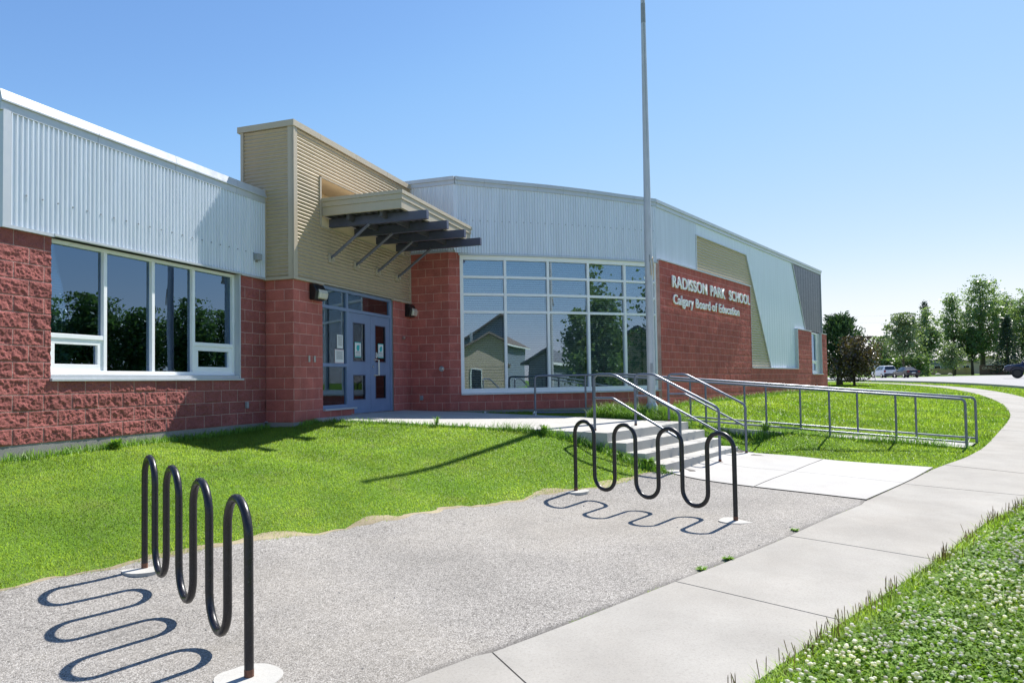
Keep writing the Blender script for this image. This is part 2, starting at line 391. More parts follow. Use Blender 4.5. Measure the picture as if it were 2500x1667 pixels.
M['rack'] = paint('worn_black_pipe_paint', (.012, .011, .014), .28, 0, .4, 25, .12, 120)
M['rust'] = paint('rusty_foot', (.16, .07, .04), .8, 0, .3, 30)
M['pole'] = paint('white_pole_paint', (.50, .52, .55), .4, .15, .08, 4)
M['black'] = paint('black_plastic', (.012, .012, .013), .35)
M['lens'] = paint('frosted_lens', (.62, .58, .48), .25)
M['grey'] = paint('grey_box', (.30, .32, .34), .5)
M['steel'] = paint('brushed_steel', (.55, .56, .57), .28, .9)
M['paper'] = paint('paper', (.78, .78, .74), .8, 0, .03)
M['teal'] = paint('teal_print', (.03, .42, .42), .7, 0, .03)
M['pink'] = paint('pink_paper', (.70, .52, .52), .8, 0, .03)
M['ink'] = paint('ink', (.10, .10, .12), .8)
M['letter'] = paint('painted_metal_letters', (.90, .90, .91), .5, .0, .04)
M['concrete'] = concrete_mat('pale_concrete', (.46, .45, .42))
M['walk'] = concrete_mat('sidewalk_concrete', (.345, .328, .298), .10, .3, .7)
M['apron'] = concrete_mat('new_concrete', (.44, .43, .41), .06, .2, .3)
M['foundation'] = concrete_mat('grey_foundation', (.28, .27, .26), .15, .4, .8)
M['asphalt'] = asphalt_mat('worn_asphalt', (.135, .125, .11), (.365, .342, .31), (.585, .555, .51))
M['road'] = concrete_mat('road_asphalt', (.34, .335, .335), .06, .2, .3)
M['dirt'] = concrete_mat('dry_straw_soil', (.34, .285, .19), .3, .6, .9)
_nt2 = M['rack'].node_tree; _b2 = _nt2.nodes['Principled BSDF']; _src = _b2.inputs['Base Color'].links[0].from_socket
_nt2.links.new(mixc(_nt2, rampn(_nt2, noise(_nt2, 26, 6, .8), [(.63, 0), (.70, .8)]), mixc(_nt2, rampn(_nt2, noise(_nt2, 90, 3, .7), [(.66, 0), (.70, .6)]), _src, (.16, .15, .15)), (.075, .04, .028)), _b2.inputs['Base Color'])
_nt2.links.new(rampn(_nt2, noise(_nt2, 18, 5, .7), [(.3, .2), (.7, .5)]), _b2.inputs['Roughness'])
M['joint'] = paint('dark_joint', (.10, .09, .08), .9)

# ---- the school -----------------------------------------------------------
school = tag(empty('school_building', (0, 0, 0)), 'low school of red block and silver siding with tan entrance box and curved window', 'school')

class Path:
    def __init__(s, pts):
        s.p = np.array(pts, float); d = np.diff(s.p, axis=0); s.l = np.hypot(d[:, 0], d[:, 1]); s.s = np.r_[0, np.cumsum(s.l)]; s.L = s.s[-1]
        s.d = d / s.l[:, None]
    def at(s, u):
        u = np.asarray(u, float); i = np.clip(np.searchsorted(s.s, u, side='right') - 1, 0, len(s.l) - 1)
        x = np.interp(u, s.s, s.p[:, 0]); y = np.interp(u, s.s, s.p[:, 1])
        x = np.where(u > s.L, s.p[-1, 0] + (u - s.L) * s.d[-1, 0], np.where(u < 0, s.p[0, 0] + u * s.d[0, 0], x))
        y = np.where(u > s.L, s.p[-1, 1] + (u - s.L) * s.d[-1, 1], np.where(u < 0, s.p[0, 1] + u * s.d[0, 1], y))
        return x, y, s.d[i, 1], -s.d[i, 0]          # position and outward normal
    def pt(s, u, z, off=0):
        x, y, nx, ny = s.at(np.array([u])); return (float(x[0] + nx[0] * off), float(y[0] + ny[0] * off), z)

def block_wall(name, path, z0, z1, res, amp, mat, holes=(), seed=1, u_off=0, parent=school, ztopfn=None, joint=.008, chisel=0):
    """wall of masonry blocks as a displaced grid; z rows start at 0"""
    nu = max(2, int(path.L / res) + 1); nv = max(2, int((z1 - z0) / res) + 1)
    u = np.linspace(0, path.L, nu); z = np.linspace(z0, z1, nv)
    U, Z = np.meshgrid(u, z, indexing='ij'); uu = U + u_off; zz = Z
    row = np.floor(zz / .2); sh = np.where(row % 2 == 0, .2, 0.); bu = (uu + sh) / .4; bi = np.floor(bu)
    du = np.minimum(bu - bi, 1 - (bu - bi)) * .4; dz = np.minimum(zz - row * .2, .2 - (zz - row * .2)); e = np.minimum(du, dz)
    j = np.clip(1 - e / .011, 0, 1)
    h = -joint * j
    if amp:
        face = np.clip((e - .006) / .03, 0, 1)
        nz = .62 * (fbm(uu * 19, zz * 19, seed, 5) - .5) + .5 * (fbm(uu * 48, zz * 48, seed + 40, 3) - .5)
        rid = 1 - np.abs(2 * vnoise(uu * 9 + 3.1, zz * 11, seed + 9) - 1)
        t1 = hash2(bi, row, seed) - .5; t2 = hash2(bi, row, seed + 3) - .5
        h = h + face * amp * (1.9 * nz + .35 * (rid - .5) + .4 * t1 * (zz / .2 - row - .5) * 2 + .45 * t2)
    x, y, nx, ny = path.at(u)
    X = x[:, None] + nx[:, None] * h; Y = y[:, None] + ny[:, None] * h
    v = np.stack([X, Y, Z], -1).reshape(-1, 3); f = grid_faces(nu, nv)
    uc = U.reshape(-1)[f].mean(1); zc = Z.reshape(-1)[f].mean(1)
    keep = np.ones(len(f), bool)
    for (a, b, c, d) in holes: keep &= ~((uc > a) & (uc < b) & (zc > c) & (zc < d))
    if ztopfn is not None: keep &= zc < ztopfn(uc)
    return npmesh(name, v, f[keep], mat, parent, np.stack([uu.reshape(-1), zz.reshape(-1)], -1), smooth=bool(amp), angle=70 if amp else None)

def ribs_v(name, path, u0, u1, bot, top, mat, off=.012, pitch=.068, amp=.010, parent=school, per=8):
    """vertical corrugated siding; bot / top: functions of u"""
    fr_ = np.array([0, .50, .64, .86]); kk = np.arange(math.floor(u0 / pitch), math.ceil(u1 / pitch) + 1)
    u = (kk[:, None] + fr_[None]).ravel() * pitch; hh = np.tile(np.array([0, 0, 1, 1.]), len(kk)) * 2 * amp; k_ = (u > u0) & (u < u1)
    extra = np.setdiff1d(path.s[(path.s > u0) & (path.s < u1)], u[k_]); u2 = np.r_[u0, u[k_], u1]; u2 = np.r_[u2, extra]; h2 = np.interp(u2, u, hh); o_ = np.argsort(u2); u = u2[o_]; h = off + h2[o_]
    x, y, nx, ny = path.at(u); zb = bot(u) + 0 * u; zt = top(u) + 0 * u
    v = np.stack([np.stack([x + nx * h, y + ny * h, zb], -1), np.stack([x + nx * h, y + ny * h, zt], -1)], 1).reshape(-1, 3)
    return npmesh(name, v, grid_faces(len(u), 2), mat, parent)
def ribs_h(name, path, z0, z1, lf, rf, mat, off=.006, pitch=.068, amp=.0135, parent=school, per=8, v=None):
    """horizontal corrugated siding between lf(z) and rf(z)"""
    z = np.linspace(z0, z1, int((z1 - z0) / pitch * per) + 1); h = off + amp * (1 + np.sin(2 * np.pi * z / pitch)); L = []
    for ff in (lf, rf):
        uu = ff(z) + 0 * z; x, y, nx, ny = path.at(uu); L.append(np.stack([x + nx * h, y + ny * h, z], -1))
    v = np.stack(L, 0).reshape(-1, 3)
    return npmesh(name, v, grid_faces(2, len(z)), mat, parent, smooth=True)
def band(mb, path, u0, u1, z0, z1, o0, o1, step=.5, tilt=0, ztop=None):
    """a flashing strip following a path: boxes from offset o0 to o1"""
    us = sorted(set([u0, u1] + [s for s in path.s if u0 < s < u1]))
    for a, b in zip(us[:-1], us[1:]):
        xa, ya, nxa, nya = [w[0] for w in path.at(np.array([a + 1e-6]))]; xb, yb, _, _ = [w[0] for w in path.at(np.array([b]))]
        f0 = ztop(a) if ztop else 0; f1 = ztop(b) if ztop else 0
        vs = []
        for (x, y, f) in ((xa, ya, f0), (xb, yb, f1)):
            for o, zz in ((o0, z0), (o1, z0), (o1 + tilt, z1), (o0, z1)): vs.append((x + nxa * o, y + nya * o, zz + f))
        mb.add(vs, [(0, 1, 2, 3), (7, 6, 5, 4), (0, 4, 5, 1), (1, 5, 6, 2), (2, 6, 7, 3), (3, 7, 4, 0)])

# paths (outward normal to the right of travel)
P_LEFT = Path([(-4.93, 0), (0, 0)])
P_BOXL = Path([(0, .5), (0, -.6)])
P_FRONT = Path([(0, -.6), (4.72, -.6)])
P_PIER = Path([(4.72, -.56), (4.72, -1.62), (4.86, -1.85)])
ARC = [(4.86, -1.85), (5.43, -2.80), (6.03, -3.71), (6.70, -4.57), (7.40, -5.37), (8.05, -6.11)]
P_ARC = Path(ARC)
S0 = np.array([8.0, -6.17]); SD = np.array([17.2, -5.55]); SD = SD / np.linalg.norm(SD); SN = np.array([SD[1], -SD[0]])
P_SIGN = Path([tuple(S0), tuple(S0 + SD * 18.07)])

# left wing wall
block_wall('block_wall', P_LEFT, 0, 2.6, .0095, .024, M['split'], holes=[(.67, 4.23, .8, 2.7)], seed=3, u_off=.03)
ribs_v('corrugated_siding', P_LEFT, .06, 4.90, lambda u: 2.615, lambda u: 3.99, M['silver'], amp=.0105)
mb = MB(); band(mb, P_LEFT, .0, .095, 2.6, 3.99, -.02, .045); band(mb, P_LEFT, -.005, .67, 2.585, 2.625, -.01, .05); band(mb, P_LEFT, .67, 4.23, 2.60, 2.63, -.01, .055); band(mb, P_LEFT, 4.23, 4.92, 2.585, 2.622, -.01, .05)
mb.build('siding_trim', M['trim'], school)
mb = MB(); us = [-.03, 1.32, 2.72, 4.12, 4.90]
for a, b in zip(us[:-1], us[1:]):
    band(mb, P_LEFT, a + .003, b - .003, 3.98, 4.085, -.3, .035); band(mb, P_LEFT, a + .003, b - .003, 4.085, 4.105, -.3, .062); band(mb, P_LEFT, a + .003, b - .003, 4.105, 4.225, -.3, .058, tilt=-.03)
mb.build('parapet', M['trim'], school)
mb = MB()
for k in range(22):
    u = .3 + k * .213; mb.box(u - 4.93 - .006, u - 4.93 + .006, -.045, -.028, 3.02 - .006, 3.032)
mb.build('siding_screws', M['grey'], school)
mb = MB(); mb.box(-4.95, -.0, .01, .3, -1.2, .0); mb.build('foundation', M['foundation'], school)
# shell of the left wing
mb = MB(); mb.box(-4.9, -4.8, .05, 12, -1, 4.0); mb.box(-4.9, 8, 11.9, 12, -1, 4.0); mb.box(-4.9, 0, .05, 12, 3.95, 4.05); mb.box(-4.8, -.02, .35, 11.9, -.05, .02); mb.box(-.3, -.1, 1.1, 11.9, 0, 3.95); mb.box(-4.8, -.1, .06, .12, 2.7, 3.95); mb.box(-4.8, -.1, .2, 11.9, 2.75, 2.8)
mb.build('rear_shell', M['room'], school)

def window(name, u_list, z0, z1, vents, path, rec, frame_mat, glass, blind, vent_z, label=None):
    """punched window: frame, mullions, panes and blinds, set back by rec"""
    w = bpy.data.objects.new(name, None); COL.objects.link(w); w.parent = school
    if label: w['label'] = label
    fr = MB(); gl = MB(); bl = MB(); t = .05
    def B(mb, a, b, c, d, o0, o1): band(mb, path, a, b, c, d, o0, o1)
    a0, a1 = u_list[0], u_list[-1]
    B(fr, a0, a1, z0, z0 + .055, -rec - .07, -rec + .03); B(fr, a0, a1, z1 - .05, z1, -rec - .07, -rec + .03)
    B(fr, a0, a0 + t, z0 + .055, z1 - .05, -rec - .07, -rec + .028); B(fr, a1 - t, a1, z0 + .055, z1 - .05, -rec - .07, -rec + .028)
    for u in u_list[1:-1]: B(fr, u - .028, u + .028, z0 + .055, z1 - .05, -rec - .07, -rec + .028)
    for k, (a, b) in enumerate(zip(u_list[:-1], u_list[1:])):
        ea = t if k == 0 else .028; eb = t if k == len(u_list) - 2 else .028
        if k in vents:
            B(fr, a + ea, b - eb, vent_z - .03, vent_z + .03, -rec - .07, -rec + .026)
            za, zb = z0 + .055, vent_z - .03
            for q in ((a + ea, b - eb, za, za + .085), (a + ea, b - eb, zb - .075, zb), (a + ea, a + ea + .085, za + .085, zb - .075), (b - eb - .085, b - eb, za + .085, zb - .075)):
                B(fr, *q, -rec - .05, -rec + .012)
            B(gl, a + ea + .08, b - eb - .08, za + .08, zb - .07, -rec - .03, -rec - .026)
            B(gl, a + ea - .004, b - eb + .004, vent_z + .026, z1 - .046, -rec - .03, -rec - .026)
        else: B(gl, a + ea - .004, b - eb + .004, z0 + .05, z1 - .046, -rec - .03, -rec - .026)
    n = int((z1 - z0 - .1) / .034)
    for k, (a, b) in enumerate(zip(u_list[:-1], u_list[1:])):
        for i in range(n):
            z = z0 + .06 + i * .034; bl.add([path.pt(a + .06, z, -rec - .10), path.pt(b - .12, z, -rec - .10), path.pt(b - .12, z + .03, -rec - .118), path.pt(a + .06, z + .03, -rec - .118)], [(0, 1, 2, 3)])
    fr.build('frame', frame_mat, w, bevel=.004); gl.build('pane', glass, w); bl.build('blind', blind, w)
    return w
w1 = window('window', [.67, 1.56, 2.41, 3.24, 4.21], .85, 2.595, (0, 3), P_LEFT, .12, M['alu'], M['glass'], M['blind_dark'], 1.355)
mb = MB(); band(mb, P_LEFT, .655, 4.30, .765, .80, -.06, .035); band(mb, P_LEFT, .665, 4.225, .80, .845, -.2, -.005)
mb.build('sill', M['trim'], w1, bevel=.004)
mb = MB(); band(mb, P_LEFT, 4.212, 4.24, .80, 2.6, -.2, .012); band(mb, P_LEFT, .66, .675, .845, 2.6, -.2, -.035); mb.build('jamb_trim', M['trim'], w1)
# small fittings on the left wing
mb = MB(); mb.box(-.575, -.525, -.05, -.0, .28, .39); mb.build('outlet_box', M['grey'], school, bevel=.008)
mb = MB(); mb.box(-.36, -.24, -.12, -.03, 2.90, 3.02); mb.box(-.33, -.27, -.05, -.02, 2.87, 2.9); mb.cyl((0, 0), .04, 0, .02)
al = mb.build('alarm_siren', M['grey'], school, bevel=.012)

# tan entrance box
ribs_h('corrugated_siding', P_BOXL, 2.625, 5.36, lambda z: .0, lambda z: 1.04, M['tan'])
fz = lambda a, b: (lambda z: a + 0 * z, lambda z: b + 0 * z)
for (z0, z1, a, b) in ((2.625, 3.70, .06, 4.70), (3.70, 4.64, .06, .86), (4.64, 5.36, .06, 4.70), (3.70, 4.64, 4.42, 4.70)):
    ribs_h('corrugated_siding', P_FRONT, z0, z1, *fz(a, b), M['tan'])
mb = MB()
band(mb, P_BOXL, 1.02, 1.15, 2.6, 5.36, -.01, .042); band(mb, P_FRONT, -.042, .085, 2.6, 5.36, -.01, .042)     # corner trim
band(mb, P_BOXL, .48, .545, 2.6, 4.25, -.01, .05)                                                        # where the left wing meets the box
band(mb, P_BOXL, .5, 1.14, 2.572, 2.622, -.01, .055); band(mb, P_FRONT, -.055, .92, 2.572, 2.622, -.01, .055); band(mb, P_FRONT, 3.78, 4.74, 2.572, 2.622, -.01, .055); band(mb, P_FRONT, .92, 3.78, 2.60, 2.63, -.01, .04)
band(mb, P_FRONT, 4.66, 4.735, 2.62, 5.36, -.01, .04)
band(mb, P_BOXL, .0, .06, 4.2, 5.36, -.01, .05)
mb.build('siding_trim', M['tan_trim'], school, bevel=.004)
mb = MB(); band(mb, P_BOXL, -.06, 1.16, 5.345, 5.455, -.3, .065)
for a, b in ((-.066, .80), (.806, 2.15), (2.156, 3.5), (3.506, 4.78)): band(mb, P_FRONT, a, b, 5.346, 5.456, -.3, .066)
mb.build('parapet', M['tan_trim'], school)
mb = MB(); mb.box(.02, 4.70, -.58, .5, 5.28, 5.35); mb.box(4.62, 4.69, -.58, .5, 2.6, 5.35); mb.box(.0, 4.7, .46, .52, 4.0, 5.35); mb.box(.02, .06, -.5, .5, 4.6, 5.3)
mb.build('rear_shell', M['tan_trim'], school)
# recess above and behind the canopy
mb = MB(); mb.box(.84, 4.44, .02, .06, 3.66, 4.70); mb.box(.83, .865, -.60, .02, 3.66, 4.68); mb.box(4.42, 4.45, -.60, .02, 3.66, 4.68); mb.box(.865, 4.42, -.60, .02, 4.64, 4.68)
mb.box(.865, 4.42, -.612, -.57, 3.70, 3.90)
mb.build('recess_panel', M['soffit'], school)
mb = MB(); band(mb, P_FRONT, .815, .862, 3.68, 4.66, .0, .045); band(mb, P_FRONT, .815, 4.45, 3.675, 3.70, .0, .05); band(mb, P_FRONT, .815, 4.45, 4.64, 4.662, .0, .045)
mb.build('recess_trim', M['tan_trim'], school)

# canopy over the doors
can = empty('canopy'); can.parent = school
mb = MB()
X0, X1, YO = .885, 4.36, -2.328
for z0, z1, o in ((3.90, 4.065, 0), (4.065, 4.165, .018), (4.165, 4.235, .036)):
    mb.box(X0 - o, X0 + .06, YO - o, -.55, z0, z1); mb.box(X0 + .06, X1 - .06, YO - o, YO + .06, z0, z1); mb.box(X1 - .06, X1 + o, YO - o, -.66, z0, z1)
mb.build('fascia', M['tan_trim'], can, bevel=.004)
mb = MB(); mb.box(X0 + .05, X1 - .05, YO + .05, -.55, 4.12, 4.20); mb.build('roof_sheet', M['tan_trim'], can)
ys = np.arange(YO + .06, -.6, .0125); prof = 3.945 + .028 * np.clip(np.sin(2 * np.pi * ys / .15) * 2.2, -1, 1)
v = np.stack([np.stack([np.full_like(ys, X0 + .06), ys, prof], -1), np.stack([np.full_like(ys, X1 - .06), ys, prof], -1)], 0).reshape(-1, 3)
npmesh('roof_deck', v, grid_faces(2, len(ys)), M['deck'], can)
for x in (1.215, 2.165, 3.09, 4.04):
    mb = MB(); t = .012
    mb.box(x - .05, x + .05, -2.70, -.60, 3.735, 3.747); mb.box(x - .05, x + .05, -2.70, -.60, 3.883, 3.895); mb.box(x - .05, x - .042, -2.70, -.60, 3.747, 3.883); mb.box(x + .042, x + .05, -2.70, -.60, 3.747, 3.883); mb.box(x - .05, x + .05, -2.703, -2.70, 3.735, 3.895)
    mb.build('beam', M['beam'], can)
    mb = MB(); mb.tube([(x - .045, -.64, 3.12), (x - .045, -1.50, 3.735)], .030, 10); mb.build('strut', M['brace'], can, smooth=True, angle=50)
    mb = MB(); mb.box(x - .115, x + .02, -.66, -.615, 3.04, 3.20); mb.box(x - .06, x - .03, -.72, -.66, 3.06, 3.17); mb.build('strut_bracket', M['tan_trim'], can, bevel=.004)
for y in (-1.15, -1.86):
    mb = MB(); mb.box(X0 + .08, X1 - .08, y - .03, y + .03, 3.80, 3.915); mb.build('purlin', M['deck'], can)

# pillar left of the doors, wall right of the doors
block_wall('block_wall', Path([(0, .0), (0, -.6)]), 0, 2.6, .02, .004, M['block'], seed=11, u_off=.0)
block_wall('block_wall', Path([(0, -.6), (.93, -.6)]), 0, 2.6, .02, .004, M['block'], seed=12, u_off=.2)
block_wall('block_wall', Path([(.93, -.6), (2.08, -.6)]), -.05, .17, .02, .004, M['block'], seed=13, u_off=.33)
block_wall('block_wall', Path([(3.83, -.6), (4.72, -.6)]), 0, 2.6, .02, .004, M['block'], seed=14, u_off=.1)
mb = MB(); mb.box(.012, 4.70, -.585, -.3, -1.2, -.001); mb.box(.012, .3, -.3, .0, -1.2, -.001); mb.box(.93, 2.08, -.59, -.4, -.05, .165); mb.box(.9, .935, -.59, -.35, 0, 2.6); mb.box(3.825, 3.86, -.59, -.35, 0, 2.6); mb.box(.03, .9, -.57, -.5, 0, 2.59); mb.box(3.86, 4.72, -.58, -.5, 0, 2.59)
mb.build('foundation', M['foundation'], school)
for x in (.46, .64):
    mb = MB(); mb.box(x - .022, x + .022, -.625, -.603, 1.09, 1.21); mb.build('switch_plate', M['steel'], school, bevel=.004)
mb = MB(); mb.tube([(4.33, -.6, 1.74), (4.33, -.65, 1.74)], .042, 18); mb.build('door_bell', M['steel'], school, bevel=.006)
for (x, nm) in ((.66, 0), (4.60, 1)):
    lp = empty('wall_lamp', (x, -.6, 2.40)); lp.parent = school
    mb = MB(); mb.prism([(-.17, -.0, -.15), (-.17, -.13, -.15), (-.17, -.17, .02), (-.17, -.10, .15), (-.17, 0, .15)], (.34, 0, 0)); b = mb.build('housing', M['black'], lp, bevel=.018, seg=3)
    mb = MB(); mb.prism([(-.10, -.09, -.13), (-.10, -.185, -.12), (-.10, -.205, -.02), (-.10, -.18, .05), (-.10, -.09, .06)], (.272, 0, 0)); mb.build('lens', M['lens'], lp, bevel=.02, seg=3)

# entrance doors with sidelight and transom
YD = -.52
ent = empty('entrance_frame'); ent.parent = school
mb = MB(); fb = lambda a, b, c, d: mb.box(a, b, YD - .05, YD + .07, c, d)
fb(.93, 3.83, 2.53, 2.60); fb(.93, .965, .20, 2.53); fb(3.735, 3.83, .04, 2.53); fb(.965, 3.735, 2.155, 2.22); fb(1.86, 1.965, .04, 2.155); fb(1.86, 1.925, 2.22, 2.53); fb(.965, 1.86, 1.02, 1.085); fb(.965, 1.86, .20, .265)
mb.build('frame', M['door_blue'], ent, bevel=.004)
mb = MB(); mb.box(.93, 2.10, -.66, -.55, .165, .20); mb.build('sill', M['trim'], ent, bevel=.004)
for q in ((.96, 1.865, 2.215, 2.535), (1.92, 3.74, 2.215, 2.535), (.96, 1.865, 1.08, 2.16), (.96, 1.865, .26, 1.025)):
    mb = MB(); mb.box(q[0], q[1], YD - .012, YD - .006, q[2], q[3]); mb.build('pane', M['glass2'], ent)
mb = MB(); mb.box(1.966, 3.735, YD - .09, YD + .1, .035, .062); mb.build('threshold', M['steel'], ent)
def door(x0, x1, glz, handed):
    d = empty('door', (x0, YD, .065)); d.parent = school; w = x1 - x0; H = 2.085; y0, y1 = -.035, .01
    mb = MB(); g0, g1 = glz
    mb.box(0, g0, y0, y1, 0, H); mb.box(g1, w, y0, y1, 0, H)
    for a, b in ((0, .275), (.80, 1.075), (1.89, H)): mb.box(g0, g1, y0, y1, a, b)
    mb.build('leaf', M['door_blue'], d)
    for a, b in ((.275, .80), (1.075, 1.89)):
        mb = MB(); t = .018
        mb.box(g0, g1, y0 - .006, y0 + .004, a, a + t); mb.box(g0, g1, y0 - .006, y0 + .004, b - t, b); mb.box(g0, g0 + t, y0 - .006, y0 + .004, a + t, b - t); mb.box(g1 - t, g1, y0 - .006, y0 + .004, a + t, b - t)
        mb.build('glazing_bead', M['beam'], d)
        mb = MB(); mb.box(g0, g1, y0 + .018, y0 + .022, a, b); mb.build('pane', M['glass_door'], d)
    return d
d1 = door(1.97, 2.850, (.15, .65), 0); d2 = door(2.856, 3.732, (.20, .68), 1)
mb = MB(); xh = .275; mb.tube([(xh - .09, -.04, .79), (xh, -.085, .79), (xh, -.085, 1.13), (xh - .09, -.04, 1.13)], .014, 10); mb.box(xh - .13, xh - .07, -.045, -.034, .76, .81); mb.box(xh - .13, xh - .07, -.045, -.034, 1.11, 1.16)
mb.build('handle', M['steel'], d2)
mb = MB(); mb.tube([(.09, -.034, .98), (.09, -.05, .98)], .022, 14); mb.build('lock', M['steel'], d2)
mb = MB(); mb.tube([(.262, -.034, 1.235), (.262, -.038, 1.235)], .06, 20); st = mb.build('door_sticker', M['paper'], d2)
mb = MB()
for i, q in enumerate((.045, .03, .012, -.008, -.028)): mb.box(.262 - .035, .262 + .035, -.0395, -.0385, 1.232 + q - .004, 1.232 + q + .004)
mb.build('door_sticker_print', M['ink'], d2)
# vestibule behind the glass
mb = MB(); mb.box(.2, 4.7, 2.6, 2.7, -.05, 2.8); mb.box(.2, .3, -.3, 2.6, -.05, 2.8); mb.box(4.5, 4.6, -.3, 2.6, -.05, 2.8); mb.box(.2, 4.6, -.3, 2.7, 2.8, 2.9); mb.build('vestibule_wall', M['room_red'], school)
mb = MB(); mb.box(.2, 4.6, -.48, 2.7, -.06, .02); mb.build('vestibule_floor', M['room'], school)
mb = MB()
for a in (.9, 1.75, 2.6, 3.6): mb.box(a, a + .07, 1.25, 1.32, .02, 2.75)
for z in (.35, 1.0, 1.95, 2.3): mb.box(.9, 2.6, 1.255, 1.315, z, z + .06)
mb.build('inner_frame', M['alu'], school)

# pier beside the curved window and wall under it
ZP = 3.765
block_wall('block_wall', P_PIER, 0, ZP, .02, .004, M['block'], seed=21, u_off=.14)
block_wall('block_wall', P_ARC, 0, .40, .02, .004, M['block'], seed=22, u_off=.02)
mb = MB(); band(mb, P_PIER, 0, P_PIER.L, -1, 0, -.2, -.012); band(mb, P_ARC, 0, P_ARC.L, -1, 0, -.2, -.012); band(mb, P_PIER, 0, P_PIER.L, 0, ZP - .02, -.25, -.02)
mb.build('foundation', M['foundation'], school)
mb = MB(); band(mb, P_PIER, -.02, P_PIER.L, ZP, ZP + .035, -.1, .04); mb.build('wall_cap', M['trim'], school)
mb = MB(); mb.tube([(4.72, -1.42, 1.0), (4.68, -1.42, 1.0)], .065, 20); mb.tube([(4.685, -1.42, 1.0), (4.665, -1.42, 1.0)], .04, 16); mb.build('wall_inlet', M['steel'], school, bevel=.006)
mb = MB(); mb.box(4.66, 4.715, -.93, -.86, .26, .37); mb.build('outlet_box', M['grey'], school, bevel=.008)

# curved curtain window
cw = empty('curved_window'); cw.parent = school
fr = MB(); gl = MB(); bl = MB(); zs = [.41, 2.35, 2.77, 3.19, 3.66]; L = P_ARC.s
band(fr, P_ARC, 0, P_ARC.L, .41, .52, -.12, -.01); band(fr, P_ARC, 0, P_ARC.L, 3.60, 3.70, -.12, -.005)
for i, s in enumerate(L): 
    a, b = (s, s + .085) if i == 0 else ((s - .085, s) if i == len(L) - 1 else (s - .032, s + .032))
    band(fr, P_ARC, a, b, .52, 3.60, -.12, -.012)
for i in range(5):
    a = L[i] + (.085 if i == 0 else .032); b = L[i + 1] - (.085 if i == 4 else .032)
    for z in zs[1:4]: band(fr, P_ARC, a, b, z - .03, z + .03, -.12, -.016)
    for z0, z1 in ((.52, 2.32), (2.38, 2.74), (2.80, 3.16), (3.22, 3.60)): band(gl, P_ARC, a - .004, b + .004, z0 - .004, z1 + .004, -.075, -.070)
    for k in range(57):
        z = .54 + k * .0535; q = [P_ARC.pt(a + .02, z, -.16), P_ARC.pt(b - .02, z, -.16), P_ARC.pt(b - .02, z + .040, -.19), P_ARC.pt(a + .02, z + .040, -.19)]; bl.add(q, [(0, 1, 2, 3)])
fr.build('frame', M['alu'], cw, bevel=.004); gl.build('pane', M['glass2'], cw); bl.build('blind', M['blind'], cw)
mb = MB(); band(mb, P_ARC, -.0, P_ARC.L + .02, .372, .408, -.1, .05); mb.build('sill', M['trim'], cw)
mb = MB(); band(mb, P_ARC, -.03, P_ARC.L, 3.70, 3.745, -.1, .045); mb.build('head_trim', M['trim'], cw)
mb = MB(); mb.prism([(5.0, -1.3, .0), (7.7, -5.4, .0), (12, -4, 0), (9, 2, 0)], (0, 0, .03)); mb.prism([(5.0, -1.3, 3.75), (7.7, -5.4, 3.75), (12, -4, 3.75), (9, 2, 3.75)], (0, 0, .03)); mb.prism([(9, 2, .02), (12, -4, .02), (12, -4, 3.75), (9, 2, 3.75)], (.1, .1, 0)); mb.prism([(4.8, -1.2, .02), (9, 2, .02), (9, 2, 3.75), (4.8, -1.2, 3.75)], (-.02, .1, 0)); mb.prism([(7.9, -5.6, .02), (12, -4, .02), (12, -4, 3.75), (7.9, -5.6, 3.75)], (.0, -.1, 0))
mb.build('room_shell', M['room'], school)

# silver siding round the curve, over the pier and along the sign wall
P_CURVE = Path([(4.72, -.50), (4.72, -1.80)] + [tuple(q) for q in smoothline([(4.80, -1.86)] + ARC[1:-1] + [(8.02, -6.10)], 5)])
ztop_c = lambda u: 5.56 - .19 * np.clip((np.asarray(u) - 1.36) / (P_CURVE.L - 1.36), 0, 1)
ribs_v('corrugated_siding', P_CURVE, .04, P_CURVE.L, lambda u: np.where(u < 1.30, 3.80, 3.745), lambda u: ztop_c(u) - .17, M['silver'], off=.004, amp=.009)
ztop_s = lambda s: 5.37 + .14 * np.clip(np.asarray(s) / 17.67, 0, 1)
SB = -.10                                                                        # siding sits behind the block face
tan_l = lambda z: np.where(z > 3.79, 2.79, 7.36); tan_r = lambda z: 7.17 + (4.85 - z) * (9.68 - 7.17) / (4.85 - 1.03)
sil_bot = lambda u: np.where(u < 2.78, 3.79, np.where(u < 7.17, 4.86, np.clip(4.86 - (u - 7.17) * 3.81 / 2.51, 1.02, 9)))
drk_l = lambda u: np.where(u < 12.88, 9, np.where(u < 14.68, 5.33 - (u - 12.88) * (5.33 - 2.64) / 1.80, 2.64))
white_bot = lambda u: np.where(u < 13.14, sil_bot(u), 2.63)
ribs_v('corrugated_siding', P_SIGN, .02, 2.78, lambda u: 3.78, lambda u: ztop_s(u) - .17, M['silver'], off=SB, amp=.008)
ribs_v('flat_siding', P_SIGN, 2.78, 14.66, white_bot, lambda u: np.minimum(ztop_s(u) - .17, np.where(u < 12.9, 9, drk_l(u))), M['white_metal'], off=SB + .002, pitch=.30, amp=.003, per=12)
ribs_h('corrugated_siding', P_SIGN, 1.03, 4.85, tan_l, tan_r, M['tan'], off=SB - .01, pitch=.085, amp=.012)
ribs_v('dark_siding', P_SIGN, 12.90, 17.62, lambda u: np.where(u < 14.68, drk_l(u), 2.64), lambda u: ztop_s(u) - .17, M['dark_metal'], off=SB + .010, pitch=.40, amp=.003, per=12)
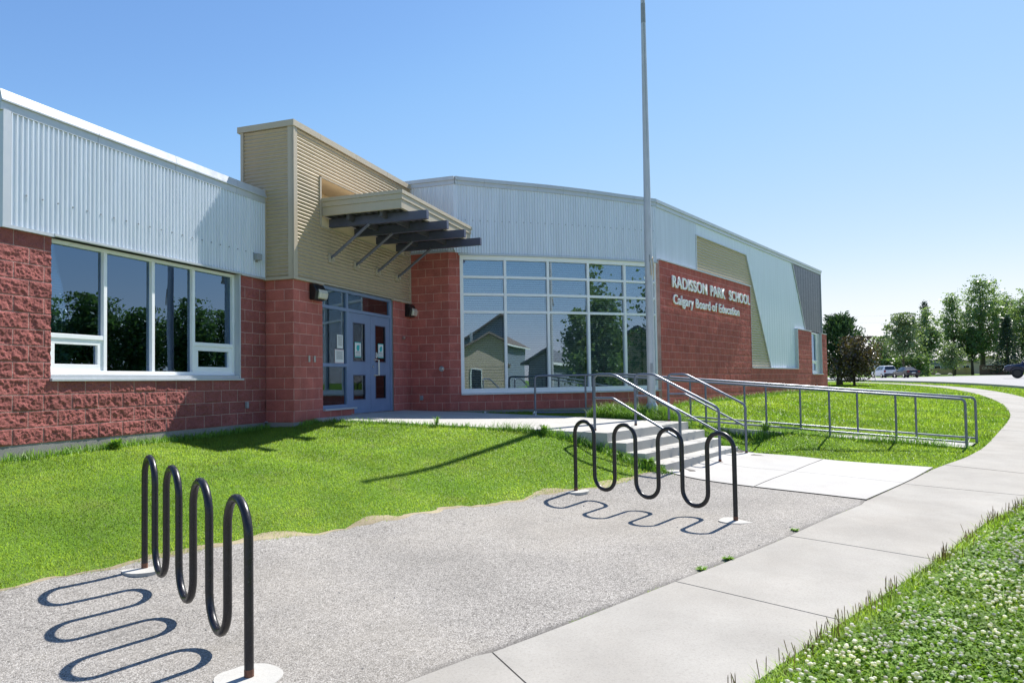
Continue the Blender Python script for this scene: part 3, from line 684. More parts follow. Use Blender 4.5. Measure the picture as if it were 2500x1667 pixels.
def strip(mb, p, q, w, o0=SB - .01, o1=SB + .04):
    (u0, z0), (u1, z1) = p, q; d = np.array([u1 - u0, z1 - z0]); d /= np.linalg.norm(d); n = np.array([-d[1], d[0]]) * w
    mb.prism([P_SIGN.pt(*c, o0) for c in ((u0, z0), (u1, z1), (u1 + n[0], z1 + n[1]), (u0 + n[0], z0 + n[1]))], (SN[0] * (o1 - o0), SN[1] * (o1 - o0), 0))
mb = MB()
strip(mb, (2.76, 3.79), (2.76, 4.88), .05); strip(mb, (2.76, 4.85), (7.19, 4.85), .03); strip(mb, (7.19, 4.85), (9.70, 1.03), .035)
strip(mb, (12.90, 5.33), (14.70, 2.64), .035); strip(mb, (7.36, 1.0), (13.15, 1.0), .035, SB, .02); strip(mb, (13.14, 1.0), (13.14, 2.63), .05, SB, .025); strip(mb, (13.10, 2.615), (15.38, 2.615), .035, SB, .02); strip(mb, (17.62, 2.64), (17.62, 5.35), .03)
strip(mb, (17.1, 2.605), (18.08, 2.605), .03, SB, .02)
strip(mb, (-.0, 3.775), (7.36, 3.775), .035, SB, .03); strip(mb, (7.34, 1.02), (7.34, 3.775), .02, SB, .006)
mb.build('siding_trim', M['trim'], school)
mb = MB()
for k in range(60):
    u = 1.2 + k * (P_CURVE.L - 1.3) / 30
    if u < P_CURVE.L:
        x, y, _ = P_CURVE.pt(u, 0, .03); mb.box(x - .008, x + .008, y - .008, y + .008, 4.52, 4.536)
mb.build('siding_screws', M['grey'], school)
mb = MB(); us = list(np.arange(0, P_CURVE.L, .76)) + [P_CURVE.L]
us = [-.0, 1.36] + [1.36 + (P_CURVE.L - 1.36) * k / 8 for k in range(1, 9)]
for a, b in zip(us[:-1], us[1:]):
    f = lambda u: float(ztop_c(u))
    band(mb, P_CURVE, a + .002, b - .002, -.185, -.085, -.3, .035, ztop=f); band(mb, P_CURVE, a + .002, b - .002, -.085, .0, -.3, .065, ztop=f)
us = [.03, 2.9, 5.4, 7.9, 10.4, 12.88, 15.3, 17.68]
for a, b in zip(us[:-1], us[1:]):
    f = lambda u: float(ztop_s(u))
    band(mb, P_SIGN, a + .002, b - .002, -.185, -.085, -.4, SB + .04, ztop=f); band(mb, P_SIGN, a + .002, b - .002, -.085, .0, -.4, SB + .07, ztop=f)
mb.build('parapet', M['trim'], school)
block_wall('block_wall', P_SIGN, -.25, 3.775, .03, .006, M['signblock'], holes=[(13.13, 15.36, 2.6, 4), (15.36, 17.12, .8, 4)], seed=31, u_off=.1,
           ztopfn=lambda u: np.where(u < 7.35, 9, np.where(u < 13.14, 1.0, 2.6)))
mb = MB(); e0 = Path([ARC[-1], (8.0, -6.17)])
A = P_SIGN.pt(0, 0, 0); B_ = P_SIGN.pt(0, 0, -.2)
mb.add([(A[0], A[1], 0), (A[0], A[1], 3.77), (B_[0], B_[1], 3.77), (B_[0], B_[1], 0)], [(0, 1, 2, 3)])
A = P_SIGN.pt(7.35, 0, -.002); B_ = P_SIGN.pt(7.35, 0, -.2); mb.add([(A[0], A[1], 1), (A[0], A[1], 3.77), (B_[0], B_[1], 3.77), (B_[0], B_[1], 1)], [(0, 1, 2, 3)])
A = P_SIGN.pt(18.07, 0, 0); B_ = P_SIGN.pt(18.07, 0, -.6); mb.add([(A[0], A[1], -.4), (A[0], A[1], 2.6), (B_[0], B_[1], 2.6), (B_[0], B_[1], -.4)], [(0, 1, 2, 3)])
mb.build('wall_return', M['block'], school)
mb = MB(); q = [P_SIGN.pt(u, 0, o) for u, o in ((.1, -.25), (17.6, -.25), (17.6, -9), (-.5, -7))]
mb.prism([(x, y, 5.15) for x, y, _ in q], (0, 0, .05))
mb.prism([(4.76, -1.6, 5.2), (7.9, -5.9, 5.2), (12, 0, 5.2), (8, 6, 5.2), (4.76, 6, 5.2)], (0, 0, .05))
a = P_SIGN.pt(17.6, 0, -.15); b = P_SIGN.pt(17.6, 0, -9); mb.prism([(a[0], a[1], -.3), (b[0], b[1], -.3), (b[0], b[1], 5.4), (a[0], a[1], 5.4)], (-.06, .02, 0))
a = P_SIGN.pt(-1, 0, -6.5); mb.prism([(b[0], b[1], -.3), (a[0], a[1], -.3), (a[0], a[1], 5.2), (b[0], b[1], 5.2)], (.02, .06, 0))
for (u0, u1, z0, z1) in ((.1, 15.3, -.2, 5.15), (15.3, 17.55, 2.65, 5.15), (17.15, 17.55, -.2, 2.65), (15.3, 17.15, -.2, .78)): band(mb, P_SIGN, u0, u1, z0, z1, -.32, -.22)
mb.build('rear_shell', M['room'], school)
w2 = window('window', [15.37, 16.5], .82, 2.60, (0,), P_SIGN, .10, M['alu'], M['glass'], M['blind'], 1.36)
mb = MB(); band(mb, P_SIGN, 15.34, 17.20, .775, .82, -.2, .04); mb.build('sill', M['trim'], w2)
mb = MB(); band(mb, P_SIGN, 16.5, 17.12, .82, 2.60, -.2, -.08); band(mb, P_SIGN, 17.10, 17.13, .82, 2.6, -.2, .012); mb.build('jamb_trim', M['trim'], w2)

# lettering on the sign wall
def lettering(text, s0, s1, z, cap, bold):
    cu = bpy.data.curves.new('sign_lettering', 'FONT'); cu.body = text; cu.size = 1; cu.extrude = 0; cu.offset = 0; cu.space_character = 1.08
    o = bpy.data.objects.new('tmp', cu); COL.objects.link(o); bpy.context.view_layer.update()
    dg = bpy.context.evaluated_depsgraph_get(); me0 = bpy.data.meshes.new_from_object(o.evaluated_get(dg)); xs = [v.co.x for v in me0.vertices]; ys_ = [v.co.y for v in me0.vertices]
    capref = bpy.data.curves.new('c', 'FONT'); capref.body = 'E'; oc = bpy.data.objects.new('tmp2', capref); COL.objects.link(oc); bpy.context.view_layer.update()
    mc = bpy.data.meshes.new_from_object(oc.evaluated_get(bpy.context.evaluated_depsgraph_get())); ch = max(v.co.y for v in mc.vertices) - min(v.co.y for v in mc.vertices)
    sz = cap / ch; sx = (s1 - s0) / ((max(xs) - min(xs)) * sz)
    bpy.data.objects.remove(oc); cu.size = sz; cu.extrude = .016; cu.offset = bold; cu.bevel_depth = 0
    bpy.context.view_layer.update(); me = bpy.data.meshes.new_from_object(o.evaluated_get(bpy.context.evaluated_depsgraph_get())); bpy.data.objects.remove(o)
    x0 = min(v.co.x for v in me.vertices); me.materials.clear(); me.materials.append(M['letter'])
    for v in me.vertices:
        u = s0 + (v.co.x - x0) * sx; p = P_SIGN.pt(u, z + v.co.y, .045 + v.co.z); v.co = p
    return me
for words in (((('RADISSON', .70, 3.18), ('PARK', 3.47, 4.69), ('SCHOOL', 5.08, 7.06)), 3.14, .30, .008), ((('Calgary', .74, 2.12), ('Board', 2.31, 3.40), ('of', 3.57, 3.97), ('Education', 4.15, 5.97)), 2.69, .25, .006)):
    for (wd, a, b) in words[0]: link('sign_word', lettering(wd, a, b, words[1], words[2], words[3]), school)


# ---- ground, paths, steps -------------------------------------------------
def axis(segs):
    out = [segs[0][0]]
    for a, b, st in segs:
        n = max(1, int(round((b - a) / st))); out += list(np.linspace(a, b, n + 1)[1:])
    return np.array(out)
gx = axis([(-3000, -400, 400), (-400, -60, 40), (-60, -14, 3), (-14, 28, .2), (28, 60, 1), (60, 260, 8), (260, 600, 60), (600, 4000, 500)])
gy = axis([(-3000, -400, 400), (-400, -100, 40), (-100, -30, 3), (-30, -15, .6), (-15, 1, .2), (1, 20, 2), (20, 100, 10), (100, 400, 60), (400, 3000, 500)])
GX, GY = np.meshgrid(gx, gy, indexing='ij'); GZ = T(GX, GY)
lawnm, nt, b = newmat('lawn_soil')
c = rampn(nt, noise(nt, 1.3, 6, .65), [(.3, (.13, .25, .03)), (.55, (.17, .29, .04)), (.75, (.25, .29, .07))])
c = mixc(nt, 1.0, c, rampn(nt, noise(nt, 38, 4, .7), [(.25, .55), (.55, 1.0), (.8, 1.35)]), 'MULTIPLY')
nt.links.new(c, b.inputs['Base Color']); b.inputs['Roughness'].default_value = .95; b.inputs['Specular IOR Level'].default_value = .1
bump(nt, b, noise(nt, 60, 4, .7), .8, .04)
g = npmesh('ground', np.stack([GX, GY, GZ], -1).reshape(-1, 3), grid_faces(len(gx), len(gy)), lawnm, smooth=True); g['kind'] = 'structure'

LAWN_EDGE = smoothline([(-30, 6.5), (-16, 1.0), (-9.5, -1.75), (-6.91, -2.75), (-6.08, -3.07), (-5.52, -3.43), (-4.51, -3.95), (-3.51, -4.54), (-2.48, -5.09), (-1.38, -5.7), (-.75, -6.15), (.18, -6.67), (.80, -6.98)], 12)
_e = resample(LAWN_EDGE, .06); _k = (vnoise(_e[:, 0] * 5, _e[:, 1] * 5, 5) - .5) * .08 + (vnoise(_e[:, 0] * 1.4, _e[:, 1] * 1.4, 6) - .5) * .07
LAWN_EDGE = _e + np.stack([_k, _k], -1)
WALK_L = [(-30, 4.0), (-14, -3.3), (-7.31, -6.51), (-6.76, -6.82), (-4.94, -7.73), (-1.16, -9.53), (-.65, -9.71), (2.43, -11.09), (4.16, -12.07), (6.69, -13.07), (10.57, -14.45), (14.17, -15.6), (18.66, -16.65), (24.0, -17.45), (28.5, -18.0), (33.6, -18.35), (39.0, -18.42), (44.2, -18.15), (52, -17.4), (64, -16.0), (90, -12)]
WALK_R = [(-31, 2.0), (-15, -4.6), (-8.0, -7.72), (-6.68, -8.32), (-5.48, -8.91), (-3.48, -9.9), (-1.56, -10.81), (-.39, -11.47), (3.2, -13.1), (5.3, -13.95), (7.3, -14.75), (11.1, -16.05), (14.6, -17.0), (19.0, -17.95), (24.1, -18.75), (28.6, -19.2), (33.6, -19.5), (39.0, -19.55), (44.3, -19.2), (52.2, -18.45), (64.2, -17.0), (90.2, -13)]
ROAD_N = [(-40, -3), (-16, -8.5), (-6, -12.8), (5, -17.2), (15, -19.9), (23, -20.9), (30.4, -21.3), (37.0, -21.5), (42.6, -21.3), (49, -20.6), (56, -19.8), (61, -19.1), (75, -17), (100, -13), (160, -2)]
ROAD_F = [(-44, -13), (-20, -18), (-8, -23), (5, -27.5), (15, -30), (25, -32), (40, -34), (60, -37), (80, -42), (122, -52), (124, -47), (122, -41), (98, -30.8), (104, -29.3), (124, -26.5), (165, -17)]
def drape(name, left, right, mat, off, step=.25, n=None, cross=8, smooth=True, sm=3):
    l = smoothline(left, sm); r = smoothline(right, sm); n = n or int(max(np.hypot(*np.diff(l, axis=0).T).sum(), 1) / step)
    l = resample(l, n=n); r = resample(r, n=n); t = np.linspace(0, 1, cross)[None, :, None]
    p = l[:, None] * (1 - t) + r[:, None] * t; z = T(p[..., 0], p[..., 1]) + off
    v = np.concatenate([p, z[..., None]], -1).reshape(-1, 3)
    o = npmesh(name, v, grid_faces(n, cross), mat, smooth=smooth); o['kind'] = 'structure'; return o
# asphalt path between the lawn and the sidewalk
A_L = [tuple(p) for p in LAWN_EDGE]; 
_al = resample(np.array(A_L), n=320); _ar = resample(np.array([(-30, 4.0), (-14, -3.3), (-7.31, -6.51), (-4.94, -7.73), (-1.16, -9.53), (-.60, -9.74)]), n=320)
_ar = _ar + (np.stack([vnoise(_ar[:, 0] * 7, _ar[:, 1] * 7, 3), vnoise(_ar[:, 0] * 7, _ar[:, 1] * 7, 4)], -1) - .5) * .05
_al = np.vstack([_al[:-1], [(.92, -7.2)]])
_tt = np.concatenate([np.linspace(0, .9, 20), np.linspace(.9, 1, 22)[1:]]); t = _tt[None, :, None]; p = _al[:, None] * (1 - t) + _ar[:, None] * t; z = T(p[..., 0], p[..., 1]) + .014
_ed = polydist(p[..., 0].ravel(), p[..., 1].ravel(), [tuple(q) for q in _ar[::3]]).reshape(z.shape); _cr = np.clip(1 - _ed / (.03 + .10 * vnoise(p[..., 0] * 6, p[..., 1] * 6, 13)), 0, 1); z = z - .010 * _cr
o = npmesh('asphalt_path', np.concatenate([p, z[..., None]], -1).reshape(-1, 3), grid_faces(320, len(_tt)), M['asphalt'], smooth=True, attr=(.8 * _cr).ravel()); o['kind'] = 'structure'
# straw and bare soil along the lawn edge
_d = resample(LAWN_EDGE, .045); _nrm = np.gradient(_d, axis=0); _nrm = np.stack([-_nrm[:, 1], _nrm[:, 0]], -1); _nrm /= np.linalg.norm(_nrm, axis=1)[:, None]
_w = .012 + .32 * np.clip(vnoise(_d[:, 0] * 2.1, _d[:, 1] * 2.1, 8) - .42, 0, 1) + .05 * vnoise(_d[:, 0] * 13, _d[:, 1] * 13, 18); _w2 = .20 * np.clip(vnoise(_d[:, 0] * 3.1, _d[:, 1] * 3.1, 9) - .5, 0, 1) + .035 * vnoise(_d[:, 0] * 17, _d[:, 1] * 17, 19)
t = np.linspace(-1, 1, 7)[None, :, None]; ww = np.where(t < 0, _w2[:, None, None], _w[:, None, None])
p = _d[:, None] + _nrm[:, None] * ww * t; z = T(p[..., 0], p[..., 1]) + .019 - .012 * np.abs(t[..., 0]) ** 2 
o = npmesh('dry_verge', np.concatenate([p, z[..., None]], -1).reshape(-1, 3), grid_faces(len(_d), 7), M['dirt'], smooth=True); o['kind'] = 'structure'
# sidewalk slabs with open joints
wl = resample(smoothline(WALK_L, 6), .05); wr = resample(smoothline(WALK_R, 6), .05)
starts = [(-30, 4.0), (-14, -3.3), (-9.0, -5.72), (-6.872, -6.859), (-5.0, -7.72), (-3.02, -8.65), (-1.07, -9.53), (.95, -10.43), (2.95, -11.4), (4.9, -12.4), (6.9, -13.15), (8.9, -13.85), (11, -14.6), (13, -15.25), (15.2, -15.9), (17.4, -16.4), (19.6, -16.8), (22, -17.2), (24.5, -17.55), (28, -17.95), (33, -18.3), (39, -18.42), (46, -18.05), (52, -17.4), (64, -16), (90, -12)]
def near_i(pl, q): return int(np.argmin(np.hypot(pl[:, 0] - q[0], pl[:, 1] - q[1])))
V = []; F = []
for a, b in zip(starts[:-1], starts[1:]):
    i0, i1 = near_i(wl, a), near_i(wl, b)
    # matching points on the right edge, square to the walk
    def match(i):
        d = wl[min(i + 3, len(wl) - 1)] - wl[max(i - 3, 0)]; nv = np.array([d[1], -d[0]]) / np.hypot(*d); q = wl[i] + nv * 1.75; return near_i(wr, q)
    j0, j1 = match(i0), match(i1)
    if i1 <= i0 + 1 or j1 <= j0 + 1: continue
    n = max(3, int((i1 - i0) * .05 / .3)); l = resample(wl[i0:i1 + 1], n=n); r = resample(wr[j0:j1 + 1], n=n)
    dl = (l[-1] - l[0]) / np.hypot(*(l[-1] - l[0])) * .007; l[0] += dl; r[0] += dl; l[-1] -= dl; r[-1] -= dl
    t = np.linspace(0, 1, 7)[None, :, None]; p = l[:, None] * (1 - t) + r[:, None] * t; lift = .022 + .004 * (hash2(np.array([i0]), np.array([3]), 2)[0] - .5)
    z = T(p[..., 0], p[..., 1]) + lift; o_ = len(V); top = np.concatenate([p, z[..., None]], -1).reshape(-1, 3); V += top.tolist(); F += (grid_faces(n, 7) + o_).tolist()
    rim = [k for k in range(7)] + [7 * k + 6 for k in range(1, n)] + [7 * (n - 1) + k for k in range(5, -1, -1)] + [7 * k for k in range(n - 2, 0, -1)]
    o2 = len(V); V += [[top[k][0], top[k][1], top[k][2] - .09] for k in rim]
    for q in range(len(rim)): F.append([o_ + rim[q], o_ + rim[(q + 1) % len(rim)], o2 + (q + 1) % len(rim), o2 + q])
o = npmesh('sidewalk', np.array(V), np.array(F), M['walk']); o['kind'] = 'structure'
drape('sidewalk_bed', WALK_L, WALK_R, M['joint'], .004, cross=5)
drape('road', ROAD_N, ROAD_F, M['road'], .02, step=.8, cross=12)
# kerb along the near side of the road
kr = resample(smoothline(ROAD_N, 4), .6); nrm = np.gradient(kr, axis=0); nrm = np.stack([-nrm[:, 1], nrm[:, 0]], -1) / np.linalg.norm(nrm, axis=1)[:, None]
prof = [(-.02, .0), (.0, .13), (.14, .14), (.16, .0)]; V = []
for p, q in zip(kr, nrm):
    for a, h in prof: x, y = p + q * a; V.append((x, y, float(T(x, y)) + h))
o = npmesh('kerb', np.array(V), grid_faces(len(kr), 4), M['walk']); o['kind'] = 'structure'

# concrete apron in front of the steps: four slabs
def lerp(a, b, t): return (a[0] * (1 - t) + b[0] * t, a[1] * (1 - t) + b[1] * t)
aL0, aL1, aR0, aR1 = (.62, -6.98), (-.63, -9.70), (4.25, -7.95), (2.66, -11.16)
V = []; F = []
for (s0, s1) in ((0, .495), (.5, .997)):
    for (t0, t1) in ((0, .496), (.5, 1)):
        n = 8; o_ = len(V)
        for i in range(n):
            s = s0 + (s1 - s0) * i / (n - 1); l = lerp(aL0, aL1, s); r = lerp(aR0, aR1, s)
            for j in range(n):
                q = lerp(l, r, t0 + (t1 - t0) * j / (n - 1)); V.append((*q, float(T(*q)) + .027))
        F += (grid_faces(n, n) + o_).tolist()
o = npmesh('concrete_apron', np.array(V), np.array(F), M['apron']); o['kind'] = 'structure'
V = [(*q, float(T(*q)) + .010) for q in (aL0, aL1, aR1, aR0)]
l = [lerp(aL0, aL1, s) for s in np.linspace(0, 1, 10)]; r = [lerp(aR0, aR1, s) for s in np.linspace(0, 1, 10)]
V = [(*lerp(a, b_, t_), float(T(*lerp(a, b_, t_))) + .017) for a, b_ in zip(l, r) for t_ in np.linspace(0, 1, 8)]
o = npmesh('apron_bed', np.array(V), grid_faces(10, 8), M['joint']); o['kind'] = 'structure'

# entrance walk (slab falling from the doors to the steps), steps, ramp
ZW = lambda x, y: .045 + (-.205 - .045) * min(1, max(0, (-.7 - y) / 5.3)) + .0 * x
mb = MB()
WL = [(.60, -.62), (.66, -2.4), (.74, -4.2), (.93, -6.05)]; WR = [(4.3, -.62), (4.42, -2.4), (4.42, -4.6), (4.15, -6.0), (4.27, -7.10)]
V = []; F = []
n = 26; l = resample(np.array(WL), n=n); r = resample(np.array(WR), n=n)
sd = np.array([.952, -.307])
for i in range(n):
    for j in range(10):
        q = lerp(l[i], r[i], j / 9); z = .045 - .25 * (i / (n - 1)); V.append((*q, z))
F = grid_faces(n, 10).tolist()
rim = list(range(10)) + [10 * k + 9 for k in range(1, n)] + [10 * (n - 1) + k for k in range(8, -1, -1)] + [10 * k for k in range(n - 2, 0, -1)]
o2 = len(V); V += [(V[k][0], V[k][1], -1.1 if V[k][1] < -5 else V[k][2] - .6) for k in rim]
F += [[rim[q], rim[(q + 1) % len(rim)], o2 + (q + 1) % len(rim), o2 + q] for q in range(len(rim))]
o = npmesh('entrance_walk', np.array(V), np.array(F), M['concrete']); o['kind'] = 'structure'
ds = np.array([-.307, -.952]); c0 = np.array([.93, -6.05]); c1 = np.array([4.27, -7.10])
mb = MB()
for k in range(1, 4):
    z = -.205 - .154 * k; f = .335 * k
    a0 = c0 + ds * .002; a1 = c1 + ds * .002; b0 = c0 + ds * f; b1 = c1 + ds * f
    pz = -1.1
    mb.add([(*(a0 if k == 1 else c0 + ds * (.335 * (k - 1) - .0)), pz), (*(a1 if k == 1 else c1 + ds * (.335 * (k - 1))), pz), (*b1, pz), (*b0, pz), (*(a0 if k == 1 else c0 + ds * (.335 * (k - 1))), z), (*(a1 if k == 1 else c1 + ds * (.335 * (k - 1))), z), (*(b1 + ds * .012), z), (*(b0 + ds * .012), z)],
           [(4, 5, 6, 7), (3, 2, 6, 7), (0, 3, 7, 4), (1, 2, 6, 5)])
o = mb.build('steps', M['concrete'], bevel=.008); o['kind'] = 'structure'
mb = MB()
for k in range(0, 4):
    z = -.205 - .154 * k; f = .335 * k - .06 
    for t_ in (.12, .3, .5, .7, .88):
        q = c0 * (1 - t_) + c1 * t_ + ds * f; mb.box(q[0] - .012, q[0] + .012, q[1] - .05, q[1] + .012, z + .0005, z + .003)
mb.build('step_marks', M['joint'])['kind'] = 'structure'
# ramp
RA0, RA1, RB0, RB1 = np.array([4.93, -5.0]), np.array([5.15, -12.25]), np.array([4.75, -3.7]), np.array([6.25, -12.70])
ZR0, ZR1 = -.135, -.735
n = 30; V = []
A0 = np.vstack([[(4.4, -4.95)], resample(np.array([RA0, RA1]), n=n)]) - np.array([.06, 0]); B0 = np.vstack([[(4.4, -3.6)], resample(np.array([RB0, RB1]), n=n)]) + np.array([.06, 0])
for i in range(n + 1):
    z = ZR0 if i == 0 else ZR0 + (ZR1 - ZR0) * (i - 1) / (n - 1)
    for (a, dz) in ((A0[i], -.4), (A0[i], .0)): V.append((*a, z + dz))
    V.append((*((A0[i] + B0[i]) / 2), z + .0)); V += [(*B0[i], z), (*B0[i], z - .4)]
o = npmesh('ramp', np.array(V), grid_faces(n + 1, 5), M['concrete']); o['kind'] = 'structure'

# ---- rails, racks, flagpole ----------------------------------------------
def bend(pts, rad, n=6):
    """polyline with rounded corners"""
    pts = [Vector(p) for p in pts]; out = [pts[0]]
    for a, b, c in zip(pts[:-2], pts[1:-1], pts[2:]):
        d1 = (a - b); d2 = (c - b); r = min(rad, d1.length * .45, d2.length * .45); p = b + d1.normalized() * r; q = b + d2.normalized() * r
        for k in range(n + 1):
            t = k / n; out.append(p * (1 - t) ** 2 + b * 2 * t * (1 - t) + q * t * t)
    out.append(pts[-1]); return out
def stair_rail(top, bot, label):
    """handrail down the steps: top post on the walk, bottom post on the apron"""
    tx, ty = top; bx, by = bot; zt = -.20; zb = float(T(bx, by)) + .02
    root = tag(empty('stair_handrail', (tx, ty, zt)), label, 'handrail', 'handrails on the steps')
    d = np.array([bx - tx, by - ty]); L = np.hypot(*d); d /= L
    P = lambda s, z: (d[0] * s, d[1] * s, z - zt)
    ht = zt + .97; hb = zb + .95
    mb = MB(); mb.tube(bend([P(0, zt), P(0, ht), P(.36, ht), P(L, hb), P(L, zb)], .09), .024, 12); mb.build('handrail', M['rail'], root, smooth=True, angle=60)
    mb = MB(); mb.tube(bend([P(.02, ht - .40), P(.34, ht - .40), P(L - .01, hb - .42)], .04), .019, 10); mb.build('mid_rail', M['rail'], root, smooth=True, angle=60)
    for s, z in ((0, zt), (L, zb)):
        mb = MB(); x, y, q = P(s, z); mb.tube([(x, y, q - .01), (x, y, q + .045)], .027, 12); mb.tube([(x, y, q), (x, y, q + .006)], .055, 14); mb.build('post_foot', M['rust'], root)
    return root
stair_rail((1.25, -5.78), (.86, -7.24), 'handrail on the lawn side of the concrete steps, behind the far bike rack')
stair_rail((2.72, -6.26), (2.40, -7.78), 'handrail down the middle of the concrete steps')
stair_rail((4.22, -6.72), (3.93, -8.22), 'handrail on the ramp side of the concrete steps, nearest the flagpole')
def ramp_rail(p0, p1, n, label, level):
    z0 = ZR0; root = tag(empty('ramp_guardrail', (p0[0], p0[1], z0)), label, 'guardrail', 'guardrails along the ramp')
    d = p1 - p0; h = .93
    zz = lambda t: ZR0 + (ZR1 - ZR0) * max(0, (t - level) / (1 - level))
    P = lambda t, z: (d[0] * t, d[1] * t, z - z0)
    ts = [k / n for k in range(n + 1)]
    path = [P(0, zz(0) - .05), P(0, zz(0) + h)] + ([P(level, zz(level) + h)] if level > .02 else []) + [P(1, zz(1) + h), P(1, zz(1) - .08)]
    mb = MB(); mb.tube(bend(path, .10), .024, 12); mb.build('top_rail', M['rail'], root, smooth=True, angle=60)
    pth = [P(0, zz(0) + .10)] + ([P(level, zz(level) + .10)] if level > .02 else []) + [P(1, zz(1) + .10)]
    mb = MB(); mb.tube(pth, .019, 10); mb.build('bottom_rail', M['rail'], root, smooth=True, angle=60)
    for t in ts[1:-1]:
        mb = MB(); mb.tube([P(t, zz(t) - .1), P(t, zz(t) + h)], .021, 12); mb.build('post', M['rail'], root, smooth=True, angle=60)
    return root
ramp_rail(RA0, RA1, 6, 'ramp guardrail on the side nearer the steps, ending just short of the sidewalk', 0.0)
ramp_rail(RB0, RB1, 8, 'longer ramp guardrail on the building side, starting in front of the curved window', .22)

def bike_rack(a, b, label):
    za = float(T(*a)) + .014; zb = float(T(*b)) + .014; d = np.array(b) - np.array(a); L = np.hypot(*d)
    root = tag(empty('bike_rack', (a[0], a[1], za), math.atan2(d[1], d[0])), label, 'bike rack', 'black serpentine bike racks on the asphalt path')
    slope = (zb - za) / L; r = L / 7 / 2; top = 1.0; low = .085; path = []; w = L / 7
    Z = lambda x, z: z + slope * x
    path.append((0, Z(0, -.03)))
    for k in range(7):
        x0 = k * w; up = k % 2 == 0
        for i in range(13):
            t = math.pi * i / 12; x = x0 + r - r * math.cos(t)
            z = (top - r + r * math.sin(t)) if up else (low + r - r * math.sin(t)); path.append((x, Z(x, z - .024 if up else z)))
    path.append((L, Z(L, -.03)))
    mb = MB(); mb.tube([(x, 0, z) for x, z in path], .0265, 16); mb.build('pipe', M['rack'], root, smooth=True, angle=60)
    for x in (0, L):
        n = 26; ph = random.random() * 6; ring = [(x + math.cos(2 * math.pi * i / n) * .19 * (1 + .07 * math.sin(3 * 2 * math.pi * i / n + ph) + .03 * math.sin(7 * 2 * math.pi * i / n)), math.sin(2 * math.pi * i / n) * .19 * (1 + .05 * math.sin(2 * 2 * math.pi * i / n + ph)), Z(x, -.05)) for i in range(n)]
        mb = MB(); mb.prism(ring, (0, 0, .053)); mb.build('concrete_footing', M['concrete'], root)
        mb = MB(); mb.tube([(x, 0, Z(x, .0)), (x, 0, Z(x, .045))], .0272, 16); mb.build('rusty_foot', M['rust'], root)
    return root
bike_rack((-6.03, -3.29), (-7.55, -5.58), 'black looping bike rack in the left foreground, nearest the camera')
bike_rack((-1.10, -5.98), (-2.33, -8.12), 'black looping bike rack standing in front of the concrete steps')

fp = tag(empty('flagpole', (4.66, -6.32, -.2)), 'tall tapered white flagpole beside the steps, with a rope wound round it', 'flagpole')
mb = MB(); mb.tube([(0, 0, 0), (0, 0, 3.5), (0, 0, 9.3)], [.088, .083, .047], 20); mb.build('pole', M['pole'], fp, smooth=True, angle=60)
mb = MB(); mb.tube([(0, 0, -.1), (0, 0, .12), (0, 0, .2), (0, 0, .34), (0, 0, .38)], [.21, .20, .17, .115, .088], 20); mb.build('base_cover', M['pole'], fp, smooth=True, angle=40)
mb = MB(); mb.tube([(0, 0, 8.62), (0, 0, 9.05)], [.0525, .0498], 20); mb.build('dark_collar', M['grey'], fp, smooth=True, angle=40)
mb = MB(); mb.tube([(-.075, -.03, 3.52), (-.085, -.06, 3.3), (-.09, -.065, 3.1)], .012, 8); mb.tube([(-.02, -.085, 3.45), (.04, -.1, 3.3), (.085, -.075, 3.02)], .014, 8); mb.tube([(-.07, -.05, 3.42), (0, -.088, 3.5), (.06, -.07, 3.3)], .012, 8); mb.build('rope', paint('old_rope', (.55, .47, .36), .9), fp, smooth=True)
mb = MB(); mb.tube([(-.085, -.04, 3.4), (-.085, -.04, 3.54)], .012, 8); mb.build('cleat', M['grey'], fp)
mb = MB(); mb.box(-.10, -.07, -.05, .0, 1.02, 1.22); mb.build('name_plate', M['grey'], fp)
mb = MB(); mb.tube([(-.06, -.03, 3.5), (-.055, -.02, 9.2)], .006, 6); mb.build('halyard', M['grey'], fp)
mb = MB(); mb.tube([(0, 0, 9.28), (0, 0, 9.34), (0, 0, 9.42), (0, 0, 9.46)], [.02, .06, .06, .02], 14); mb.build('finial', M['steel'], fp, smooth=True)

# notices taped inside the doors and sidelight
def notice(name, x0, x1, z0, z1, y, mat, edge, label, lines, icon=None):
    root = tag(empty(name, ((x0 + x1) / 2, y, z0)), label, 'notice'); w = (x1 - x0) / 2; h = z1 - z0
    mb = MB(); mb.box(-w, w, -.001, .001, 0, h); mb.build('sheet', edge, root)
    mb = MB(); e = .018; mb.box(-w + e * .4, w - e * .4, -.0022, -.0012, e, h - e); mb.build('print_area', mat, root)
    mb = MB()
    for (a, b, lw) in lines: mb.box(-w * lw, w * lw, -.0032, -.0024, h * a, h * b)
    mb.build('print', M['ink'], root)
    if icon:
        mb = MB(); mb.tube([(0, -.0024, h * .62), (0, -.0034, h * .62)], w * .5, 12); mb.tube([(w * .3, -.0034, h * .74), (w * .3, -.0042, h * .74)], w * .22, 10); mb.build('emblem', M['teal'], root)
yn = YD - .014
txt = [(.90 - .055 * k, .92 - .055 * k, .62 + .1 * ((k * 7) % 3)) for k in range(14)]
notice('notice_sheet', 1.54, 1.76, 1.395, 1.665, yn - .003, M['paper'], M['paper'], 'white typed sheet taped high in the window beside the doors', txt)
notice('notice_sheet', 1.455, 1.79, 1.095, 1.37, yn - .003, M['paper'], M['pink'], 'pink bordered notice taped in the window beside the doors, under the typed sheet', txt[1:12])
yd = YD - .035 + .012
notice('notice_sheet', 2.215, 2.47, 1.23, 1.55, yd, M['paper'], M['teal'], 'teal edged notice on the left door leaf', [(.32, .35, .7), (.24, .27, .75), (.10, .14, .8), (.40, .42, .5)], True)
